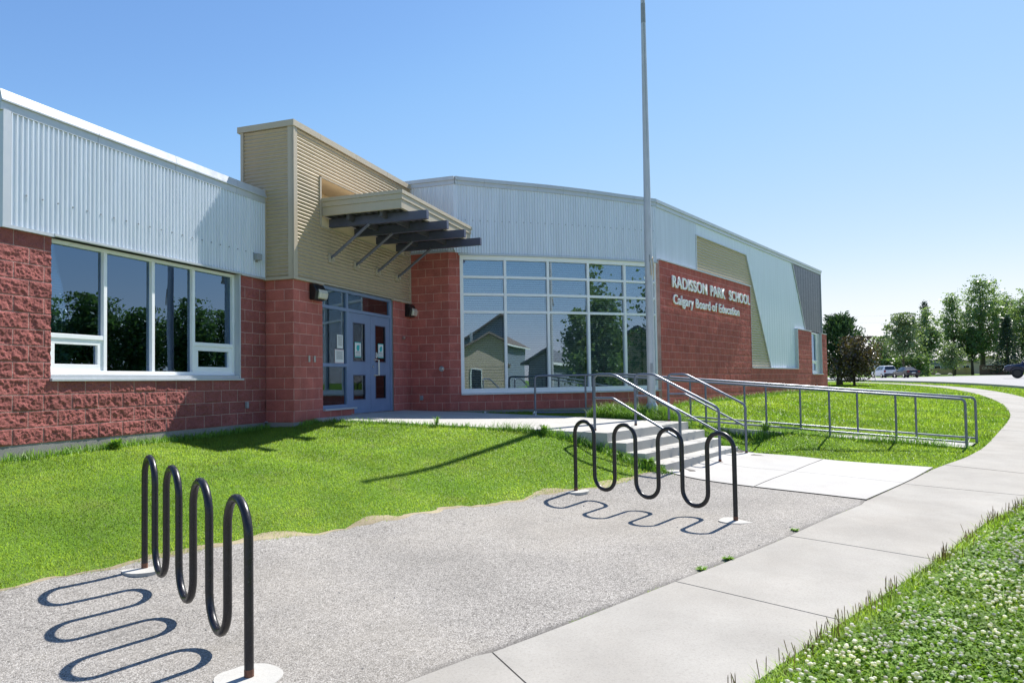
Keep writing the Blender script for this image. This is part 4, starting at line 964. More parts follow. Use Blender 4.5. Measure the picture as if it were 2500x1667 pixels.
notice('notice_sheet', 3.215, 3.455, 1.24, 1.56, yd, M['paper'], M['teal'], 'teal edged notice on the right door leaf, above the pull handle', [(.32, .35, .7), (.24, .27, .75), (.10, .14, .8), (.40, .42, .5)], True)

# loose stones and grit on the path
n = 900; x = CAMX + 2 + rng.random(n) * 14; y = -9.8 + rng.random(n) * 7; m = inpoly(x, y, [tuple(q) for q in _al] + [tuple(q) for q in _ar[::-1]])
e_ = polydist(x, y, [tuple(q) for q in LAWN_EDGE[::6]]); f_ = polydist(x, y, [(-7.31, -6.51), (-4.94, -7.73), (-1.16, -9.53), (-.6, -9.74)]); m &= rng.random(n) < np.clip(.12 + np.exp(-e_ * 4) + .8 * np.exp(-f_ * 7), 0, 1)
x, y = x[m], y[m]; n = len(x); oc = np.array([(1, 0, 0), (-1, 0, 0), (0, 1, 0), (0, -1, 0), (0, 0, .7), (0, 0, -.7)]); of = np.array([(0, 2, 4), (2, 1, 4), (1, 3, 4), (3, 0, 4), (2, 0, 5), (1, 2, 5), (3, 1, 5), (0, 3, 5)])
s = .004 + .010 * rng.random(n) ** 3; v = oc[None] * s[:, None, None] * (.7 + .6 * rng.random((n, 6, 1))) + np.stack([x, y, T(x, y) + .017], -1)[:, None]
o = npmesh('loose_grit', v.reshape(-1, 3), (of[None] + (np.arange(n) * 6)[:, None, None]).reshape(-1, 3), M['foundation']); o['kind'] = 'stuff'

# ---- grass, clover, weeds -------------------------------------------------
M['grass'] = leaf_mat('grass_blades', (.155, .30, .018), (.40, .545, .07), .30, .5, 1.1, .2, .8)
M['straw'] = leaf_mat('dry_stalks', (.22, .16, .06), (.42, .33, .15), .2, .6)
M['clover'] = leaf_mat('clover_leaves', (.070, .165, .010), (.215, .365, .028), .3, .6, 2.5, .2, .15)
M['flower'] = leaf_mat('clover_flowers', (.50, .44, .34), (.84, .82, .76), .25, .8)
M['spike'] = leaf_mat('plantain_spikes', (.17, .12, .06), (.36, .27, .13), .4, .8)
M['weed'] = leaf_mat('weed_leaves', (.08, .20, .018), (.24, .42, .05), .3, .5, 1.5, .3, .4)
ASPH = [tuple(q) for q in _al] + [tuple(q) for q in _ar[::-1]]
SIDE = [tuple(q) for q in wl] + [tuple(q) for q in wr[::-1]]
WALKP = WL + WR[::-1]; STEPS = [tuple(c0), tuple(c1), tuple(c1 + ds * 1.06), tuple(c0 + ds * 1.06)]
APR = [aL0, aL1, aR1, aR0]; RAMP = [tuple(q) for q in A0] + [tuple(q) for q in B0[::-1]]
BLD = [(-4.95, -.01), (0, -.01), (0, -.6), (4.72, -.6), (4.72, -1.62)] + ARC + [tuple(S0), tuple(S0 + SD * 18.07), tuple(S0 + SD * 18.07 - SN * 9), (5, 14), (-4.95, 14)]
ROADP = [tuple(q) for q in smoothline(ROAD_N, 3)] + [tuple(q) for q in smoothline(ROAD_F, 3)[::-1]]
def polar(n, r0, r1, a0=-25, a1=62, k=1.0):
    u = rng.random(n); r = r0 * (r1 / r0) ** u; a = np.radians(a0 + (a1 - a0) * rng.random(n))
    return CAMX + r * np.cos(a), CAMY + r * np.sin(a), r
def blades(x, y, h, w, lean=.45, z=None, two=False):
    n = len(x); z = T(x, y) - .004 if z is None else z
    a = rng.random(n) * 2 * np.pi; b = rng.random(n) * 2 * np.pi; l = h * lean * rng.random(n) ** .7
    dx, dy = np.cos(a) * w / 2, np.sin(a) * w / 2
    p0 = np.stack([x - dx, y - dy, z], -1); p1 = np.stack([x + dx, y + dy, z], -1)
    if not two:
        p2 = np.stack([x + np.cos(b) * l, y + np.sin(b) * l, z + h], -1); v = np.stack([p0, p1, p2], 1).reshape(-1, 3); return v, np.arange(3 * n).reshape(-1, 3), 3
    q0 = np.stack([x - dx * .8 + np.cos(b) * l * .35, y - dy * .8 + np.sin(b) * l * .35, z + h * .6], -1); q1 = q0 + np.stack([dx * 1.6, dy * 1.6, 0 * z], -1)
    p2 = np.stack([x + np.cos(b) * l * 1.5, y + np.sin(b) * l * 1.5, z + h], -1); v = np.stack([p0, p1, q1, q0, p2], 1).reshape(-1, 3)
    i = np.arange(n)[:, None] * 5; return v, np.concatenate([i + [0, 1, 2], i + [0, 2, 3], i + [3, 2, 4]], 0), 5
x, y, r = polar(2000000, 5.0, 75)
_as = inpoly(x, y, ASPH); _i = np.where(_as)[0]; _i = _i[(y[_i] > -7.4)]; _q = polydist(x[_i], y[_i], [tuple(q) for q in LAWN_EDGE[::4]]); _as[_i] = _q > .11 * fbm(x[_i] * 4, y[_i] * 4, 91, 3) ** 1.2
bad = _as | inpoly(x, y, WALKP) | inpoly(x, y, BLD)
for P_ in (SIDE, STEPS, APR, RAMP, ROADP): bad |= inpoly(x, y, P_)
x, y, r = x[~bad], y[~bad], r[~bad]
de = np.full(len(x), 9.); _nb = np.where((r < 20) & (y > -9) & (x < 2))[0]; de[_nb] = polydist(x[_nb], y[_nb], [tuple(q) for q in LAWN_EDGE[::5]])
tuft = fbm(x * 5, y * 5, 77, 3)
_pt = np.clip((fbm(x * 3.2, y * 3.2, 55, 3) - .40) * 5, .03, 1); keep = rng.random(len(x)) < np.clip(np.where(de < .26, _pt * (1 - de / .26) + de / .26, 1), 0, 1)
x, y, r, de, tuft = x[keep], y[keep], r[keep], de[keep], tuft[keep]
south = y < np.interp(x, [p[0] for p in WALK_R], [p[1] for p in WALK_R])
clov = south & (r < 16) & (x < 9)
keep = ~clov | (rng.random(len(x)) < .8); x, y, r, de, tuft, clov = x[keep], y[keep], r[keep], de[keep], tuft[keep], clov[keep]
h = (.014 + .017 * rng.random(len(x))) * (.8 + .4 * tuft) * np.clip(r / 9, 1, 2.2) + .03 * np.exp(-de * 6) * rng.random(len(x)); h = np.where(clov, h * (2.2 + 2.2 * rng.random(len(x)) ** 3), h)
wd = np.clip(.0009 * r, .004, .05) * (.7 + .6 * rng.random(len(x)))
v, f, kk = blades(x, y, h, wd, .9)
patch = fbm(x * .9, y * .9, 5, 4); dry = np.clip(.5 - de, 0, .5)
tint = np.clip(.24 + .24 * rng.random(len(x)) + (patch - .47) * 1.1 + (tuft - .47) * .55 + dry * .5, 0, 1)
o = npmesh('lawn_grass', v, f, M['grass'], attr=np.repeat(tint, kk)); o['kind'] = 'stuff'
# long grass round the flagpole and along walls, steps and ramp
def scatter_line(pl, n, spread): 
    q = resample(np.array(pl), n=400); i = rng.integers(0, 400, n); return q[i, 0] + rng.normal(0, spread, n), q[i, 1] + rng.normal(0, spread, n)
xs, ys_, hs = [], [], []
def addl(pl, n, sp, h0, h1):
    a, b = scatter_line(pl, n, sp); xs.append(a); ys_.append(b); hs.append(h0 + (h1 - h0) * rng.random(n) ** 2)
addl([(-4.9, -.08), (-.1, -.08)], 2500, .05, .05, .14); addl([(.1, -.7), (.55, -.7)], 300, .05, .05, .12)
addl([(.56, -.9), (.68, -4.2)], 1500, .05, .05, .13); addl([(.68, -4.2), (.86, -6.05)], 1200, .05, .05, .2); addl([(.84, -6.1), (.5, -7.0)], 1800, .07, .05, .16)
addl([(4.46, -5.0), (4.24, -6.0), (4.34, -7.1)], 4200, .05, .08, .26); addl([(4.62, -5.2), (4.55, -6.9)], 5200, .13, .14, .42); addl([(4.40, -7.2), (4.2, -8.1)], 1000, .06, .05, .15)
addl([(4.86, -5.2), (5.08, -12.3)], 3200, .06, .05, .17); addl([(4.9, -1.9), (5.9, -3.55), (8, -6.25)], 1500, .06, .04, .1); addl([(8.1, -6.35), (25, -11.85)], 3500, .07, .07, .22)
addl([(4.95, -8.3), (5.02, -8.7)], 300, .1, .1, .3); addl([(5.0, -10.5), (5.1, -12)], 700, .1, .1, .28)
xx = np.concatenate(xs); yy = np.concatenate(ys_); hh = np.concatenate(hs)
bad = inpoly(xx, yy, WALKP) | inpoly(xx, yy, STEPS) | inpoly(xx, yy, RAMP) | inpoly(xx, yy, BLD) | inpoly(xx, yy, APR); xx, yy, hh = xx[~bad], yy[~bad], hh[~bad]
v, f, kk = blades(xx, yy, hh, .007 + .006 * rng.random(len(xx)), .6, two=True)
o = npmesh('long_grass', v, f, M['weed'], attr=np.repeat(np.clip(rng.normal(.5, .25, len(xx)), 0, 1), kk)); o['kind'] = 'stuff'
a, b = scatter_line([(4.65, -5.3), (4.6, -7.0)], 70, .14); m = ~inpoly(a, b, WALKP); a, b = a[m], b[m]
hh = .35 + .4 * rng.random(len(a)); v, f, kk = blades(a, b, hh, .006 + 0 * a, .5, two=True)
v2, f2, k2 = blades(a + .0, b, hh, .014 + 0 * a, .5, two=True)
o = npmesh('seeding_grass', v, f, M['straw'], attr=np.repeat(rng.random(len(a)), kk)); o['kind'] = 'stuff'

cx = np.array([-1.6, .1, -3.9, -5.2, -2.3, -3.2, -.6, -4.6, 7.5, 9.0, 3.2, 3.9, -1.1]); cy = np.array([-2.9, -2.2, -2.2, -2.4, -3.9, -1.6, -5.0, -3.3, -9.5, -8.4, -10.4, -9.2, -1.4]); q = rng.integers(0, len(cx), 900)
a = cx[q] + rng.normal(0, .11, 900); b = cy[q] + rng.normal(0, .08, 900); e_ = rng.integers(0, len(LAWN_EDGE), 1500); a = np.r_[a, LAWN_EDGE[e_, 0] + rng.normal(0, .05, 1500)]; b = np.r_[b, LAWN_EDGE[e_, 1] + .06 + rng.normal(0, .06, 1500)]
v, f, kk = blades(a, b, .012 + .022 * rng.random(len(a)), .006 + 0 * a, 2.2)
o = npmesh('dry_grass', v, f, M['straw'], attr=np.repeat(rng.random(len(a)), kk)); o['kind'] = 'stuff'

# clover verge beyond the sidewalk
x, y, r = polar(330000, 4.0, 17, -26, 20)
south = (y < np.interp(x, [p[0] for p in WALK_R], [p[1] for p in WALK_R]) - .0) & ~inpoly(x, y, ROADP) & ~inpoly(x, y, SIDE)
x, y, r = x[south], y[south], r[south]
dw = polydist(x, y, WALK_R[1:14]); k = rng.random(len(x)) < np.clip((dw + .03) / .12, .15, 1); x, y, r, dw = x[k], y[k], r[k], dw[k]
n = len(x); zc = T(x, y) + (.03 + .07 * rng.random(n) ** .8) * np.clip(dw / .25, .35, 1) * (.6 + .8 * fbm(x * 2, y * 2, 9, 3)); s = (.008 + .009 * rng.random(n)) * np.clip(r / 6, .9, 1.7)
az = rng.random(n) * 6.283; tx = rng.normal(0, .4, n); ty = rng.normal(0, .4, n)
cu = np.stack([np.cos(az), np.sin(az), tx], -1); cv = np.stack([-np.sin(az), np.cos(az), ty], -1); c = np.stack([x, y, zc], -1)
v = np.stack([c - cu * s[:, None], c - cv * s[:, None] * .8, c + cu * s[:, None], c + cv * s[:, None] * .8], 1).reshape(-1, 3)
o = npmesh('clover_leaves', v, np.arange(4 * n).reshape(-1, 4), M['clover'], attr=np.repeat(np.clip(rng.normal(.45, .28, n), 0, 1), 4)); o['kind'] = 'stuff'
x, y, r = polar(110000, 4.0, 16, -26, 20)
m = (y < np.interp(x, [p[0] for p in WALK_R], [p[1] for p in WALK_R]) - .02) & ~inpoly(x, y, ROADP) & ~inpoly(x, y, SIDE) & (rng.random(len(x)) < np.clip(fbm(x * 1.1, y * 1.1, 31, 4) * 2.4 - .65, .05, 1))
x, y, r = x[m], y[m], r[m]; v, f, kk = blades(x, y, .05 + .09 * rng.random(len(x)) ** 1.5, np.clip(.0011 * r, .005, .02), .8, two=True)
o = npmesh('verge_grass', v, f, M['grass'], attr=np.repeat(np.clip(.10 + .5 * rng.random(len(x)), 0, 1), kk)); o['kind'] = 'stuff'
# clover flower heads
bm = bmesh.new(); bmesh.ops.create_icosphere(bm, subdivisions=2, radius=1); hv = np.array([q.co for q in bm.verts]); hf = np.array([[w.index for w in q.verts] for q in bm.faces]); bm.free()
hv = hv * (1 + .22 * np.sin(hv[:, :1] * 9 + 1) * np.sin(hv[:, 1:2] * 8 + 2) * np.cos(hv[:, 2:3] * 7)) * (1 + .16 * (rng.random((len(hv), 1)) - .5))
x, y, r = polar(34000, 4.0, 17, -26, 20)
cl = fbm(x * 1.6, y * 1.6, 21, 4)
m = (y < np.interp(x, [p[0] for p in WALK_R], [p[1] for p in WALK_R]) - .12) & ~inpoly(x, y, ROADP) & (rng.random(len(x)) < np.clip((cl - .30) * 2.4, .16, .8) * np.clip(polydist(x, y, WALK_R[1:14]) / .5 - .1, .05, 1)) & (rng.random(len(x)) < np.clip((17 - r) / 8, .05, .85))
x, y, r = x[m], y[m], r[m]; x, y = x[:8500], y[:8500]; n = len(x)
zc = T(x, y) + .095 + .055 * rng.random(n); s = .0072 + .0058 * rng.random(n)
v = (hv[None] * s[:, None, None] * np.array([1, 1, .85]) + np.stack([x, y, zc], -1)[:, None]).reshape(-1, 3); f = (hf[None] + (np.arange(n) * len(hv))[:, None, None]).reshape(-1, 3)
tt = np.clip(.75 + .3 * rng.random(n) - .5 * (rng.random(n) < .15), 0, 1)
tt = np.clip(np.repeat(tt, len(hv)) + np.tile(hv[:, 2] * .25, n), 0, 1)
o = npmesh('clover_flowers', v, f, M['flower'], attr=tt); o['kind'] = 'stuff'
# brown plantain spikes along the sidewalk edge
a, b = scatter_line(resample(np.array(WALK_R[2:10]), n=60)[:, :], 3000, .06); a = a + .02; b = b - .03
m = ~inpoly(a, b, SIDE) & (rng.random(len(a)) < np.clip((vnoise(a * 2.2, b * 2.2, 4) - .22) * 1.6, .05, 1)); a, b = a[m], b[m]; n = len(a); z = T(a, b)
h = .06 + .12 * rng.random(n) ** 1.5; lx = rng.normal(0, .018, n); ly = rng.normal(0, .018, n); V = []; F = []
ang = np.arange(5) * 2 * np.pi / 5; rad = np.array([.0009, .0009, .0027, .0025, .0006]); hz_ = np.array([0, .42, .46, .9, 1.0])
ring = np.stack([np.stack([np.cos(ang) * q, np.sin(ang) * q, 0 * ang], -1) for q in rad])
v = ring[None] + np.stack([a[:, None] + lx[:, None] * hz_, b[:, None] + ly[:, None] * hz_, z[:, None] + h[:, None] * hz_], -1)[:, :, None]
v = v.reshape(-1, 3); i = np.arange(4)[:, None] * 5; j = np.arange(5)[None]; q = np.stack([i + j, i + (j + 1) % 5, i + 5 + (j + 1) % 5, i + 5 + j], -1).reshape(-1, 4)
f = (q[None] + (np.arange(n) * 25)[:, None, None]).reshape(-1, 4)
o = npmesh('plantain_spikes', v, f, M['spike'], attr=np.repeat(rng.random(n), 25)); o['kind'] = 'stuff'

def weed(name, x, y, n, rad, h, label, group=None, mat='weed', wleaf=.016):
    z = float(T(x, y)); a = rng.random(n) * 6.283; L = rad * (.5 + .5 * rng.random(n)); el = rng.random(n)
    base = np.zeros((n, 3)); tip = np.stack([np.cos(a) * L, np.sin(a) * L, h * (.25 + .75 * el)], -1); mid = tip * .55 + np.stack([0 * a, 0 * a, h * .22 + 0 * a], -1)
    s = np.stack([-np.sin(a), np.cos(a), 0 * a], -1) * wleaf / 2 * (.6 + .8 * rng.random(n))[:, None]
    v = np.stack([base, mid - s, tip, mid + s], 1).reshape(-1, 3)
    o = npmesh(name, v, np.arange(4 * n).reshape(-1, 4), M[mat], attr=np.repeat(rng.random(n), 4)); o.location = (x, y, z + .01)
    return tag(o, label, 'weed', group)
weed('weed', .74, -5.02, 60, .13, .17, 'dark leafy weed at the edge of the entrance walk, near the pole shadow', wleaf=.03)
weed('weed', -2.72, -8.72, 45, .06, .03, 'small weed in the crack between asphalt and sidewalk, beyond the far bike rack')
weed('weed', -4.1, -8.08, 60, .075, .04, 'larger of two green weeds in the asphalt crack in the foreground')
weed('weed', -4.52, -7.88, 45, .07, .03, 'flat sparse weed in the asphalt crack in the foreground')
weed('weed', -3.42, -.16, 50, .13, .15, 'broad leafy weed against the foundation under the big left window', wleaf=.045)
weed('weed', .70, -6.75, 90, .22, .16, 'low weeds spreading beside the concrete steps', wleaf=.03)
weed('weed', .62, -3.1, 40, .10, .2, 'upright weed on the lawn edge of the entrance walk', wleaf=.015)
weed('weed', 5.05, -8.6, 80, .2, .28, 'tall weed at the foot of the ramp guardrail', wleaf=.025)
mb = MB()
for k in range(9):
    a = k * .7; mb.add([(math.cos(a) * .07, math.sin(a) * .04, 0), (math.cos(a + 1) * .05, math.sin(a + 1) * .05, .05 + .03 * (k % 3)), (math.cos(a + 2.2) * .07, math.sin(a + 2.2) * .04, .02 + .02 * (k % 2)), (math.cos(a + 3) * .03, .02, .06)], [(0, 1, 2, 3)])
lit = tag(mb.build('paper_litter', M['paper']), 'crumpled white paper litter at the foot of the first ramp rail post', 'litter'); lit.location = (4.62, -3.72, -.10)
lit2 = tag(link('paper_litter', lit.data), 'crumpled white scrap lying at the edge of the entrance walk under the curved window', 'litter'); lit2.location = (4.30, -2.65, -.035); lit2.scale = (.6, .6, .5)

# ---- trees ----------------------------------------------------------------
M['bark'] = paint('tree_bark', (.10, .08, .065), .9, 0, .3, 8, .4, 30)
M['leaf_poplar'] = leaf_mat('poplar_leaves', (.07, .13, .055), (.26, .36, .16), .38, .35, .25, .6)
M['leaf_dark'] = leaf_mat('dark_green_leaves', (.05, .11, .04), (.18, .27, .10), .38, .4, .3, .5)
M['leaf_light'] = leaf_mat('grey_green_leaves', (.08, .13, .06), (.25, .33, .17), .3, .4, .3, .5)
M['needle'] = leaf_mat('spruce_needles', (.014, .036, .022), (.05, .09, .045), .1, .5, .5)
M['pine'] = leaf_mat('pine_needles', (.025, .065, .03), (.09, .16, .065), .15, .5, .6)
M['purple'] = leaf_mat('purple_leaves', (.038, .026, .016), (.15, .115, .05), .2, .28, .8, .8)
def tree(name, loc, H, W, mat, label, cat='tree', group=None, n=3500, leaf=.30, trunk=.18, z_crown=.25, lobes=9, shape='oval', seed=0, stems=1, droop=0, gap=.5):
    n = int(n * 1.35); leaf *= 1.1
    rg = np.random.default_rng(seed + 100)
    root = tag(empty(name, (loc[0], loc[1], float(T(loc[0], loc[1])) - .05)), label, cat, group)
    cz = H * z_crown; blobs = []
    if shape == 'oval':
        for k in range(lobes):
            t = (k + .5) / lobes; zz = cz + (H - cz) * (.06 + .86 * t); prof = math.sin(math.pi * min(1, .18 + .78 * t)) ** .8
            a = k * 2.4 + rg.random(); q = W / 2 * prof * (.42 + .3 * rg.random()); br = W / 2 * (.30 + .26 * prof) * (.8 + .4 * rg.random())
            blobs.append((math.cos(a) * q, math.sin(a) * q, zz, br, br * (1.0 + .5 * rg.random())))
        blobs.append((rg.normal(0, W * .05), rg.normal(0, W * .05), H * .93, W * .13, H * .07))
        blobs.append((0, 0, cz + (H - cz) * .45, W * .27, (H - cz) * .36))
    nb = len(blobs); wts = np.array([b[3] ** 2 * b[4] for b in blobs]) ** .75; wts /= wts.sum()
    # clumps inside each lobe
    nc = max(30, n // 28); bi = rg.choice(nb, nc, p=wts); B = np.array(blobs)[bi]
    d = rg.normal(size=(nc, 3)); d /= np.linalg.norm(d, axis=1)[:, None]; rr = rg.random(nc) ** .45
    cc = np.stack([B[:, 0] + d[:, 0] * B[:, 3] * rr, B[:, 1] + d[:, 1] * B[:, 3] * rr, B[:, 2] + d[:, 2] * B[:, 4] * rr], -1)
    ci = rg.integers(0, nc, n); off = rg.normal(size=(n, 3)) * np.array([1, 1, .8]) * (W * .030 + leaf * .55) * (.5 + rg.random(nc)[ci][:, None])
    c = cc[ci] + off; c[:, 2] -= droop * np.abs(off[:, 2]); c[:, 2] = np.clip(c[:, 2], cz * .7, H)
    nrm = rg.normal(size=(n, 3)); nrm[:, 2] += .5; nrm /= np.linalg.norm(nrm, axis=1)[:, None]
    u = np.cross(nrm, rg.normal(size=(n, 3))); u /= np.linalg.norm(u, axis=1)[:, None]; w = np.cross(nrm, u); s = leaf * (.5 + .7 * rg.random(n))[:, None] / 2
    v = np.stack([c - u * s, c - w * s * .62, c + u * s, c + w * s * .62], 1).reshape(-1, 3)
    tint = np.clip(rg.normal(.42, .2, n) + (rg.random(nc) - .5)[ci] * .5, 0, 1)
    npmesh('crown', v, np.arange(4 * n).reshape(-1, 4), M[mat], root, attr=np.repeat(tint, 4))
    for k in range(stems):
        mb = MB(); sx = (k - (stems - 1) / 2) * trunk * 1.6
        mb.tube([(sx, 0, -.1), (sx * 1.1 + .02 * H * rg.normal(), .01 * H * rg.normal(), cz), (sx * .8, 0, H * .55), (0, 0, H * .88)], [trunk * 1.15, trunk * .9, trunk * .5, trunk * .12], 9)
        for b in blobs[:8]:
            mb.tube([(sx, 0, max(cz * .8, b[2] * .55)), (b[0] * .5, b[1] * .5, b[2] * .8), (b[0], b[1], b[2])], [trunk * .38, trunk * .25, trunk * .06], 6)
        mb.build('trunk', M['bark'], root, smooth=True)
    return root
def conifer(name, loc, H, W, mat, label, group=None, n=3500, leaf=.35, trunk=.2, seed=0, z0=.06, tiers=14, pine=False, stems=1):
    rg = np.random.default_rng(seed + 500); root = tag(empty(name, (loc[0], loc[1], float(T(loc[0], loc[1])) - .05)), label, 'tree', group)
    V = []; tt = []
    nbr = tiers * 7; per = max(4, n // nbr)
    for k in range(nbr):
        t = (k + rg.random()) / nbr; zz = H * (z0 + (1 - z0) * t); ra = W / 2 * ((1 - t) ** .85 if not pine else (math.sin(math.pi * (.22 + .74 * t)) ** .75 * (.75 + .4 * rg.random()))) * (.75 + .4 * rg.random()) + .04 * W
        a = k * 2.399 + rg.normal(0, .2); q = (rg.random(per) ** .6); rise = (.25 if pine else -.22) * ra
        c = np.stack([np.cos(a) * ra * q, np.sin(a) * ra * q, zz + rise * q ** 1.5 + 0 * q], -1) + rg.normal(size=(per, 3)) * (leaf * .32 + .02 * W)
        up = np.array([math.cos(a), math.sin(a), (1.1 if pine else -.25)]); u = up[None] + rg.normal(size=(per, 3)) * .5; u /= np.linalg.norm(u, axis=1)[:, None]
        w = np.cross(u, rg.normal(size=(per, 3))); w /= np.linalg.norm(w, axis=1)[:, None]; s = leaf * (.5 + .7 * rg.random(per))[:, None] / 2
        V.append(np.stack([c - u * s, c - w * s * .35, c + u * s, c + w * s * .35], 1).reshape(-1, 3)); tt.append(np.clip(rg.normal(.4, .2, per) + rg.normal(0, .15), 0, 1))
    v = np.concatenate(V); npmesh('crown', v, np.arange(len(v)).reshape(-1, 4), M[mat], root, attr=np.repeat(np.concatenate(tt), 4))
    for k in range(stems):
        sx = (k - (stems - 1) / 2) * .38
        mb = MB(); mb.tube([(sx, -sx * .5, -.1), (sx * .8, 0, H * .4), (0, 0, H * .96)], [trunk, trunk * .7, trunk * .08], 9); mb.build('trunk', M['bark'], root, smooth=True)
    return root
conifer('pine_tree', (45.9, -14.45), 4.85, 3.5, 'pine', 'bushy green pine beyond the right end of the school', n=9000, leaf=.30, trunk=.11, seed=3, z0=.14, pine=True, stems=3)
tree('purple_leaf_tree', (42.6, -15.0), 3.35, 3.0, 'purple', 'small dark purple leaved tree in front of the pine beyond the school', n=5200, leaf=.17, trunk=.07, z_crown=.17, lobes=11, seed=4, stems=2)
GT = 'trees across the road'
tree('leafy_tree', (137.1, -31.9), 7.4, 7.2, 'leaf_poplar', 'low rounded tree behind the white car, left of the taller trees', n=2600, leaf=.42, seed=5, trunk=.2, z_crown=.2, group=GT)
tree('leafy_tree', (121.8, -32.2), 10.4, 6.4, 'leaf_light', 'pale loose tree with a slanting trunk behind the dark sedan', n=3400, leaf=.40, seed=6, trunk=.17, z_crown=.3, group=GT, lobes=10)
conifer('spruce_tree', (171, -45.6), 16.2, 5.0, 'needle', 'dark spruce whose tip pokes out above the leafy trees', n=2600, leaf=.55, seed=7, group=GT)
tree('leafy_tree', (135.9, -38.6), 12.2, 5.8, 'leaf_poplar', 'dense tree just right of the pale loose tree, below the spruce tip', n=4200, leaf=.40, seed=8, trunk=.2, z_crown=.22, group=GT, lobes=11)
tree('leafy_tree', (144.7, -44.8), 15.6, 5.4, 'leaf_poplar', 'tall thin topped tree left of the tallest poplar', n=3600, leaf=.40, seed=9, trunk=.22, z_crown=.22, group=GT, lobes=12)
tree('leafy_tree', (125.3, -40.1), 5.6, 4.0, 'leaf_light', 'short young tree standing in front of the tan fence', n=1800, leaf=.33, seed=10, trunk=.1, z_crown=.3, group=GT)
tree('poplar_tree', (148.4, -50.4), 19.0, 8.8, 'leaf_poplar', 'tallest poplar across the road, with a thick forked trunk', n=8200, leaf=.40, seed=11, trunk=.42, z_crown=.2, group=GT, lobes=15, stems=2)
tree('leafy_tree', (144.1, -47.6), 9.0, 4.6, 'leaf_dark', 'smaller tree with a leaning trunk in front of the pale garage', n=2400, leaf=.38, seed=12, trunk=.24, z_crown=.3, group=GT)
tree('leafy_tree', (152.1, -55.6), 15.9, 6.4, 'leaf_poplar', 'tall tree just right of the tallest poplar', n=4600, leaf=.42, seed=13, trunk=.3, z_crown=.2, group=GT, lobes=12)
conifer('spruce_tree', (133.0, -50.0), 9.8, 5.6, 'needle', 'dark spruce standing behind the pickup truck', n=4200, leaf=.5, seed=14, group=GT)
tree('leafy_tree', (142.1, -55.6), 15.4, 6.0, 'leaf_poplar', 'tall tree at the right edge of the picture', n=4200, leaf=.42, seed=15, trunk=.3, z_crown=.18, group=GT, lobes=12)
conifer('spruce_tree', (139.0, -56.8), 11.5, 5.6, 'leaf_dark', 'green spruce at the right edge, in front of the tall trees', n=3600, leaf=.5, seed=16, group=GT)
def hedge(name, p0, p1, H, W, label, seed, n=5200):
    rg = np.random.default_rng(seed); t = rg.random(n); x = p0[0] + (p1[0] - p0[0]) * t + rg.normal(0, W * .22, n); y = p0[1] + (p1[1] - p0[1]) * t + rg.normal(0, W * .22, n); top = H * (.6 + .6 * fbm(t * 14, 0 * t, seed, 3))
    z = T(x, y) + top * rg.random(n) ** .7; c = np.stack([x, y, z], -1); nrm = rg.normal(size=(n, 3)); u = np.cross(nrm, rg.normal(size=(n, 3))); u /= np.linalg.norm(u, axis=1)[:, None]; w = np.cross(u, nrm); w /= np.linalg.norm(w, axis=1)[:, None]; s = .22
    v = np.stack([c - u * s, c - w * s * .7, c + u * s, c + w * s * .7], 1).reshape(-1, 3)
    return tag(npmesh(name, v, np.arange(4 * n).reshape(-1, 4), M['leaf_dark'], attr=np.repeat(np.clip(rg.normal(.5, .25, n), 0, 1), 4)), label, 'hedge')
hedge('hedge', (140, -27.0), (126, -36.5), 3.6, 2.4, 'dark green hedge behind the two parked cars', 4)

# ---- cars -----------------------------------------------------------------
M['car_white'] = paint('white_car_paint', (.75, .76, .78), .22, 0, .02, 2); M['car_dark'] = paint('dark_blue_car_paint', (.010, .011, .018), .25, .0, .05, 2, spec=.7)
M['truck_blue'] = paint('navy_truck_paint', (.018, .026, .06), .2, .2, .05, 2, spec=.7)
M['car_glass'] = paint('car_window_glass', (.015, .02, .025), .05, 0, .02, 2, spec=.9); M['tyre'] = paint('tyre_rubber', (.018, .018, .018), .8)
M['tail'] = paint('red_lamp_glass', (.30, .012, .012), .2); M['head'] = paint('headlamp_glass', (.6, .62, .62), .1); M['chrome'] = paint('bright_metal', (.6, .6, .6), .15, .9)
def car(name, loc, heading, label, paint_m, st, wheel_r, wheel_x, tyre_w=.22, lamps=True, group=None, clear=0, trim=None, cat='car'):
    """st: stations (x from rear, z_low, z_belt, z_top, half width at belt, half width at top)"""
    root = tag(empty(name, (loc[0], loc[1], float(T(loc[0], loc[1])) + .03), heading), label, cat, group)
    S = np.array(st, float); n = len(S); V = []; ring = 10
    for (x, zl, zb, zt, wb, wt) in S:
        zm = zl + (zb - zl) * .45
        V += [(x, wb * .90, zl), (x, wb, zm), (x, wb * .985, zb), (x, wt * .985 + .0, zt - .05 if zt > zb + .12 else zt - .01), (x, wt * .80, zt)]
        V += [(x, -wt * .80, zt), (x, -wt * .985, zt - .05 if zt > zb + .12 else zt - .01), (x, -wb * .985, zb), (x, -wb, zm), (x, -wb * .90, zl)]
    F = []
    for i in range(n - 1):
        for k in range(ring): F.append((i * ring + k, i * ring + (k + 1) % ring, (i + 1) * ring + (k + 1) % ring, (i + 1) * ring + k))
    F += [tuple(range(ring))[::-1], tuple(range((n - 1) * ring, n * ring))]
    mb = MB(); mb.add(V, F); body = mb.build('body', paint_m, root, smooth=True, angle=38)
    def P(i, k, o=.008):
        v = np.array(V[i * ring + k]); s = 1 if k < 5 else -1
        return v + np.array([0, s * o, o * .5])
    return root, body, S, V, ring, P
